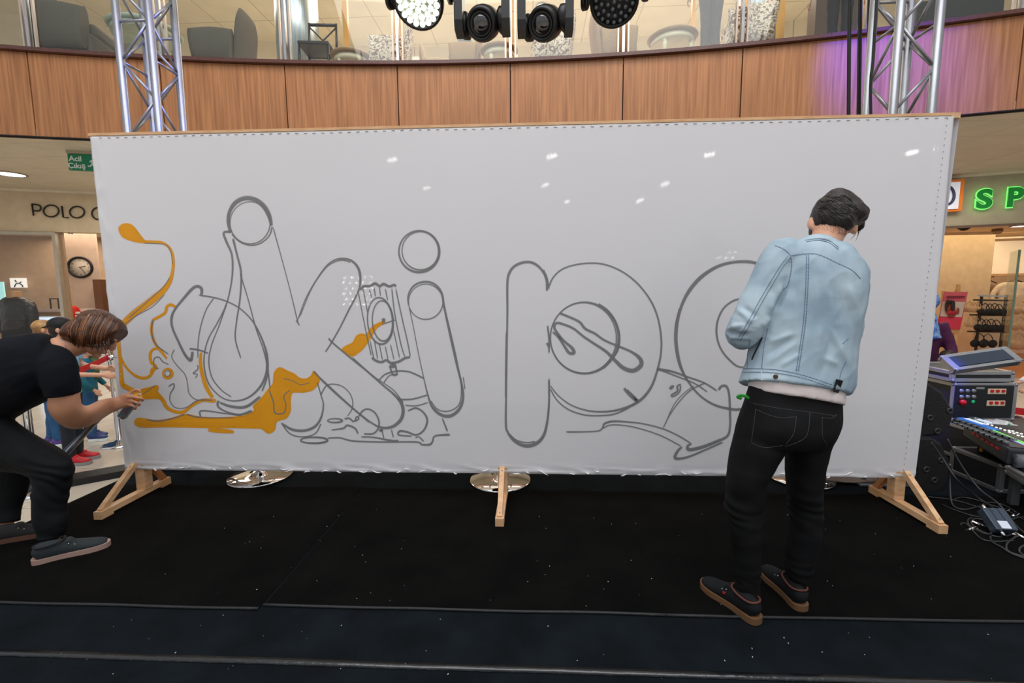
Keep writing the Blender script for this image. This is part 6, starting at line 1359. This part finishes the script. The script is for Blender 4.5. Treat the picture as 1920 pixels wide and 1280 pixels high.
for i in range(N_):
    u = i/(N_-1)*(len(top_pts)-1.001); k = int(u); f = u-k
    a = [top_pts[k][j]*(1-f)+top_pts[k+1][j]*f+rnd.uniform(-2.2, 2.2) for j in (0, 1)]
    b = [end_pts[k][j]*(1-f)+end_pts[k+1][j]*f+rnd.uniform(-2.5, 2.5) for j in (0, 1)]
    m = [(a[0]+b[0])/2-5+rnd.uniform(-1, 1), (a[1]+b[1])/2-2]
    P = surf_path(hb, [a, m, b], 5, .001)
    if len(P) < 4: continue
    if i % 3 == 0: P.append(P[-1]+(P[-1]-P[-2]).normalized()*.01+V((0, 0, -.012)))
    r0 = rnd.uniform(.0016, .0032)
    MB().limb(P, [(.001, .001)]+[(r0, r0*.7)]*(len(P)-2)+[(.0006, .0006)], seg=6, n=1).build('hair_strand', cols[rnd.randrange(4)], bh)
for pts in ([(200, 640), (202, 655), (206, 666), (213, 670), (222, 671)], [(202, 642), (205, 654), (210, 664), (218, 668)], [(203, 636), (206, 648), (210, 651), (215, 652)], [(196, 645), (199, 658), (198, 665), (201, 668)], [(182, 645), (184, 658), (187, 663), (191, 666)], [(188, 645), (192, 656), (191, 662), (187, 665)], [(178, 645), (181, 655), (183, 661)], [(194, 640), (196, 652), (200, 659)]):
    MB().limb([lp(x, y, 2.34) for x, y in pts], [.003]+[.0017]*(len(pts)-2)+[.0005], seg=6, n=4).build('hair_strand', cols[0], bh)
# spray can in the hand
ca, cb_ = lp(229, 780, 2.62), lp(259, 742, 2.61); ax = (cb_-ca).normalized(); cl = (cb_-ca).length
can = thing('spray_can', 'grey spray paint can with a yellow-orange top ring held in the hand', 'spray can', ca)
k_ = cl/.155
MB().lathe([(.020, .0), (.0255, .002), (.027, .006), (.0265, .01), (.0265, .122*k_), (.025, .13*k_)], ca, ax, 28).build('can_body', mat('can_grey', (150, 154, 164), .3, .4), can)
MB().lathe([(.0268, .0), (.0275, .003), (.0268, .007)], ca, ax, 28).build('bottom_rim', M_chrome, can)
MB().lathe([(.0262, .122*k_), (.027, .127*k_), (.0262, .134*k_)], ca, ax, 28).build('top_rim', M_chrome, can)
MB().lathe([(.026, .133*k_), (.0262, .148*k_), (.022, .156*k_), (.010, .158*k_)], ca, ax, 28).build('orange_ring', mat('can_orange', (240, 160, 10), .3), can)
MB().lathe([(.008, .155*k_), (.008, .172*k_), (.006, .175*k_), (0, .175*k_)], ca, ax, 14).build('nozzle', mat('nozzle_cream', (225, 215, 190), .4), can)
pd = lp(231, 771, 2.58); cbv = (pd-ca); pd = ca+ax*cbv.dot(ax); o_ = (CAM-pd); o_ = (o_-ax*o_.dot(ax)).normalized()
MB().ell(pd+o_*.0262, (.005, .003, .005)).build('red_dot', mat('can_red', (150, 24, 30), .4), can)
MB().box(pd+o_*.0262+ax*.018, (.012, .003, .002)).build('printed_line', mat('can_print', (70, 74, 84), .5), can)

# ---------------------------------------------------------------- generic background people
def figure(loc, H, yaw, label, top, legs, shoes, hair, arms=((-.26, .02, 1.12), (-.24, .16, .92), (.26, .02, 1.12), (.24, .16, .92)), skin=M_skin, hairlen=0, lean=0, group=None, sleeve=1.0, step=.0, z=0, cap=None, solem=None, headpitch=0, legsplit=.09):
    s = H/1.75; t = thing('person', label, 'person', loc, group); K_ = Matrix.Rotation(yaw, 3, 'Z')
    def q(x, y, zz): return V(loc)+K_ @ (V((x, y+lean*max(0, zz-.9), zz))*s)
    X = K_ @ V((1, 0, 0)); hd = q(0, .02, 1.62); Rh_ = K_ @ Matrix.Rotation(-headpitch, 3, 'X'); hs = s**.55
    if H < 1.5: hd = q(0, .02, 1.60)
    vx = .012 if H > 1 else .01
    mb = MB(); head_parts(mb, hd, Rh_, hs)
    mb.limb([q(0, 0, 1.40), q(0, 0, 1.50), hd+Rh_ @ V((0, -.01, -.02))], [.055*s, .052*s, .045*s], X, 12)
    mb.limb([q(0, 0, .9), q(0, 0, 1.2), q(0, 0, 1.4)], [(.12*s, .07*s), (.12*s, .08*s), (.13*s, .06*s)], X, 14)
    for i, sd in ((0, -1), (2, 1)):
        e, w_ = arms[i], arms[i+1]; mb.limb([q(sd*.17, 0, 1.40), q(*e), q(*w_)], [.042*s, .036*s, .026*s], X, 10)
        dd = q(*w_)-q(*e); hand_parts(mb, q(*w_), dd, K_ @ V((sd*.7, .3, .2)), -sd, s, .6)
    for sd in (-1, 1):
        y = sd*step; mb.limb([q(sd*.09, 0, .9), q(sd*legsplit, y*.5, .48), q(sd*legsplit, y-.01, .09), q(sd*legsplit, y, .05)], [.06*s, .045*s, .034*s, .035*s], X, 10)
    bd = mb.organic('body', skin, t, vx*.8, 3); eyes(hd, Rh_, hs, bd)
    mb = MB(); mb.limb([q(0, 0, .84), q(0, 0, 1.0), q(0, 0, 1.22), q(0, 0, 1.38), q(0, 0, 1.46)], [(.17*s, .12*s), (.165*s, .12*s), (.175*s, .125*s), (.17*s, .10*s), (.08*s, .065*s)], X, 20)
    for i, sd in ((0, -1), (2, 1)):
        S0 = q(sd*.15, 0, 1.40); E0 = q(*arms[i]); W0 = q(*arms[i+1])
        if sleeve > .6: mb.limb([S0, E0, E0.lerp(W0, .9)], [.068*s, .055*s, .042*s], X, 12)
        else: mb.limb([S0, S0.lerp(E0, .7)], [.068*s, .062*s], X, 12)
    mb.organic('top', top, t, vx, 3, fold(12, .006*s))
    mb = MB(); mb.limb([q(0, 0, .96), q(0, -.01, .88), q(0, 0, .80)], [(.16*s, .115*s), (.17*s, .125*s), (.16*s, .11*s)], X, 18)
    for sd in (-1, 1):
        y = sd*step; mb.limb([q(sd*.085, 0, .86), q(sd*legsplit, y*.5, .48), q(sd*legsplit, y-.01, .09)], [(.088*s, .10*s), (.066*s, .07*s), (.056*s, .058*s)], X, 14)
    mb.organic('trousers', legs, t, vx, 3, fold(14, .007*s, 5))
    for sd in (-1, 1): shoe(q(sd*legsplit, sd*step-.08, .0)+V((0, 0, .001)), q(sd*(legsplit+.02), sd*step+.2, .0)+V((0, 0, .001)), 0, shoes, solem or M_wht, t, .27*s+.01, None, laces=False)
    if hair:
        mb = MB(); mb.ell(hd+Rh_ @ (V((0, -.02, .045))*hs), (.086*hs, .102*hs, .088*hs), Rh_); mb.ell(hd+Rh_ @ (V((0, -.055, -.005))*hs), (.074*hs, .058*hs, .07*hs), Rh_)
        if hairlen: mb.limb([hd+Rh_ @ (V((0, -.06, .02))*hs), hd+Rh_ @ (V((0, -.085, -.10))*hs), hd+Rh_ @ (V((0, -.08, -.10-hairlen))*hs)], [(.075*hs, .05*hs), (.08*hs, .045*hs), (.06*hs, .03*hs)], X, 14)
        mb.organic('hair', hair, t, .008, 2, lambda c, n: .004*noise.noise(V((c.x*40, c.y*40, c.z*15))))
    if cap:
        mb = MB(); mb.ell(hd+Rh_ @ (V((0, -.015, .06))*hs), (.092*hs, .106*hs, .080*hs), Rh_); mb.limb([hd+Rh_ @ (V((0, -.08, .045))*hs), hd+Rh_ @ (V((0, -.155, .03))*hs)], [(.07*hs, .012*hs), (.055*hs, .008*hs)], X, 14); mb.organic('cap', cap, t, .008, 2)
    return t, q
Zf = -.3
blond = mat('dark_blond_hair', (112, 78, 46), .5, vs=12, col2=(196, 152, 92), bump=.3, bs=60); darkh = mat('dark_brown_hair', (40, 26, 20), .5, bump=.3, bs=60)
bluej = mat('blue_denim', (34, 84, 130), .8, vs=9, var=.2, bump=.2, bs=200)
f1 = atZ(107, 834, Zf); H1 = (atY(88, 598, f1.y).z-Zf)
figure(V((f1.x, f1.y, Zf)), H1, -.9, 'dark-blond child in blue jeans standing behind the red belt', mat('navy_jacket', (30, 44, 82), .8), bluej, mat('purple_shoe', (90, 60, 140), .5), blond, group='children behind the red belt', step=.05)
f2 = atZ(142, 867, Zf); H2 = (atY(132, 594, f2.y).z-Zf)
hx_ = .30
figure(V((f2.x, f2.y, Zf)), H2, -1.15, 'child in light blue shirt and black cap holding the red belt', mat('light_blue_cotton', (132, 190, 220), .8, bump=.2, bs=60), mat('dark_navy_trousers', (26, 32, 44), .8), mat('red_shoe', (196, 24, 40), .5), darkh, ((-.24, .06, 1.16), (-.16, .34, 1.10), (.24, .06, 1.14), (.14, .40, 1.06)), group='children behind the red belt', cap=mat('black_cap', (20, 20, 22), .7), sleeve=.5, solem=mat('shoe_grey', (150, 150, 155), .6))
f3 = atZ(174, 824, Zf); H3 = (atY(160, 640, f3.y).z-Zf)
t3, q3 = figure(V((f3.x+.02, f3.y, Zf)), H3*1.0, -1.1, 'child in teal top with olive scarf standing nearest the board edge', mat('teal_top', (20, 96, 112), .8, var=.2), bluej, mat('blue_shoe', (30, 50, 110), .5), darkh, group='children behind the red belt', step=.03)
s3 = H3/1.75; MB().limb([q3(-.1, .05, 1.46), q3(0, .1, 1.42), q3(.04, .13, 1.3), q3(.05, .14, 1.08)], [(.06*s3, .03*s3), (.08*s3, .035*s3), (.06*s3, .03*s3), (.05*s3, .02*s3)], V((1, 0, 0)), 14).organic('scarf', mat('olive_scarf', (92, 104, 60), .9, col2=(40, 60, 40), vs=20), t3, .012, 2, fold(20, .012))
# right side people
f4 = V((atY(1724, 650, 4.9).x, 4.9, Zf)); H4 = 1.62
t4_, q4 = figure(f4, H4, 2.6, 'person in purple top and blue patterned headscarf mostly hidden behind the board', mat('purple_top', (72, 16, 60), .8), mat('dark_skirt', (30, 26, 34), .8), M_blk, None, group='people at the right behind the cases')
hd4 = q4(0, .02, 1.62)
mb = MB(); mb.ell(hd4+V((0, -.01, .03)), (.11, .12, .125)); mb.limb([hd4+V((0, 0, -.05)), hd4+V((0, 0, -.2)), hd4+V((.02, 0, -.36))], [.09, .12, .15], seg=14)
mb.organic('headscarf', mat('blue_pattern_scarf', (30, 70, 170), .7, col2=(150, 190, 230), vs=22), t4_, .012, 2, fold(16, .01))
p5 = atY(1776, 675, 4.62); H5 = p5.z+.09-Zf
figure(V((p5.x, 4.62, Zf)), H5, 2.9, 'small dark-haired child whose head shows just above the tilted case lid', mat('child_top', (120, 60, 80), .8), mat('dark_skirt', (30, 26, 34)), M_blk, darkh, group='people at the right behind the cases')
p6 = atY(1972, 640, 4.75); H6 = 1.22
fl_ = mat('pink_floral_leggings', (198, 40, 120), .8, vs=26, col2=(232, 160, 170)); 
t6_, q6 = figure(V((p6.x+.0, 4.75, Zf)), H6, 1.2, 'child in white top and pink floral leggings at the far right edge', mat('white_sleeve', (226, 224, 228), .8), fl_, M_blk, darkh, ((-.3, .1, 1.0), (-.34, .3, .95), (.26, .02, 1.1), (.2, .2, .95)), group='people at the right behind the cases')
belt(V((3.98, 3.95, .33)), V((5.4, 4.1, .30)), 'red barrier belt passing behind the equipment rack at the right edge')
# upstairs people
P, a = onarc(1344, .34); figure(V((P.x, P.y, ZF)), 1.72, a+.25, 'person upstairs in blue top and grey-brown trousers behind the glass', mat('denim_blue_top', (40, 80, 130), .8), mat('grey_brown_trousers', (66, 50, 50), .85), mat('blue_shoe', (30, 50, 110)), darkh, group='people upstairs', legsplit=.07)
P, a = onarc(1603, .45); figure(V((P.x, P.y, ZF)), 1.68, a+.15, 'dark-clothed person upstairs standing right of the silver column', mat('dark_brown_coat', (46, 30, 26), .85), mat('black_trousers', (22, 20, 22), .8), M_blk, darkh, ((-.30, .0, 1.0), (-.36, .05, .72), (.30, .0, 1.0), (.36, .05, .72)), group='people upstairs')
# mannequin in the left shop window
mp = atR(33, 690, 28.97); zc_ = atR(28, 553, 28.97).z
mq_ = thing('shop_mannequin', 'headless shop mannequin in a black leather jacket and dark jeans at left', 'mannequin', (mp.x, mp.y, Zf))
def mr(rows, seg=20): return edgerings([r[:4]+(mp.y+r[4],)+r[5:] for r in rows], seg, 4)
mb = MB(); mb.rings(mr([(20, 545, 34, 545, 0, .10), (19, 552, 36, 552, 0, .12), (14, 562, 40, 562, 0, .12)])); mb.organic('neck_stump', mat('mannequin_tan', (196, 150, 100), .4), mq_, .012, 3)
mb = MB()
mb.rings(mr([(17, 555, 37, 555, 0, .10), (6, 561, 50, 561, 0, .14), (2, 568, 58, 568, 0, .17), (5, 585, 56, 585, 0, .19), (9, 605, 53, 603, 0, .18), (9, 620, 54, 618, 0, .18)]))
mb.rings(mr([(48, 563, 58, 566, 0, .09), (52, 580, 65, 576, 0, .1), (58, 598, 69, 596, 0, .09), (62, 622, 71, 620, 0, .07)])); mb.rings(mr([(0, 565, 10, 562, 0, .09), (-5, 580, 8, 580, 0, .1), (-2, 600, 9, 600, 0, .09), (1, 625, 9, 625, 0, .07)]))
mb.organic('leather_jacket', leather(), mq_, .014, 10, lambda c, n: .014*noise.noise(c*8)+.006*noise.noise(c*18))
mb = MB(); mb.rings(mr([(9, 615, 54, 612, 0, .17), (10, 632, 56, 632, 0, .18), (12, 655, 55, 655, 0, .17)]))
z0 = Zf+.04; pA = atR(20, 655, 28.97); pB = atR(46, 655, 28.97)
for p_ in (pA, pB): mb.limb([p_+V((0, 0, .05)), V((p_.x, p_.y, .4)), V((p_.x, p_.y, z0))], [.11, .08, .06], seg=14)
mb.organic('jeans', mat('charcoal_denim', (20, 24, 29)), mq_, .014, 3)
MB().box((mp.x, mp.y, Zf+.02), (.7, .4, .03)).build('base_plate', M_wht, mq_)
# ================================================================== lamps of the opposite side of the atrium (behind the photographer), mirrored by the glossy fabric
def mirrored(px, py, Ym):
    P = atY(px, py, BY); d = P-CAM; t = (BY-Ym)/d.y; return V((P.x+d.x*t, Ym, P.z+d.z*t))
M_spk = mat('far_lamp_lit', (255, 255, 255), .4, emit=(255, 252, 244), es=55)
for i, (x, y, r, nm) in enumerate(((735, 300, .05, 'far left'), (1035, 293, .06, 'middle'), (1330, 290, .06, 'right of middle'), (1710, 286, .06, 'far right'), (800, 352, .035, 'second row left'), (1022, 347, .04, 'second row middle'), (1247, 345, .05, 'second row right'), (1200, 376, .04, 'third row right'), (1064, 378, .03, 'third row left'))):
    c = mirrored(x, y, -7.0); t = thing('ceiling_lamp', 'small bright ceiling lamp across the atrium, '+nm, 'light', c, 'ceiling lamps across the atrium')
    for k in (-1, 0, 1): MB().ell(c+V((k*r*1.6, 0, k*.02)), (r*.45, .03, r*.8), None, 10, 6).build('bulb', M_spk, t)
    MB().beam(c+V((0, -.06, 0)), c+V((0, -.06, 2.5)), .02, .02).build('rod', M_dark, t)
for i, (x, y, w_, h_, nm) in enumerate(((1335, 478, 7, 2, 'taller'), (668, 545, 5, 6, 'left'))):
    c = mirrored(x, y, -4.5); t = thing('led_floodlight', 'black floodlight of small LED lamps across the atrium, '+nm+' one', 'stage light', c, 'LED floodlights across the atrium')
    MB().box(c+V((0, -.1, 0)), (w_*.16+.1, .06, h_*.13+.1)).build('housing', M_blk, t); MB().beam(c+V((0, -.12, -.1)), V((c.x, c.y-.12, -.28)), .05, .05).build('stand', M_blk, t)
    for a in range(w_):
        for b in range(h_): MB().ell(c+V(((a-w_/2+.5)*.15+.05*(b % 2), -.03, (b-h_/2+.5)*.12)), (.02, .03, .012), None, 8, 5).build('led', M_spk, t)
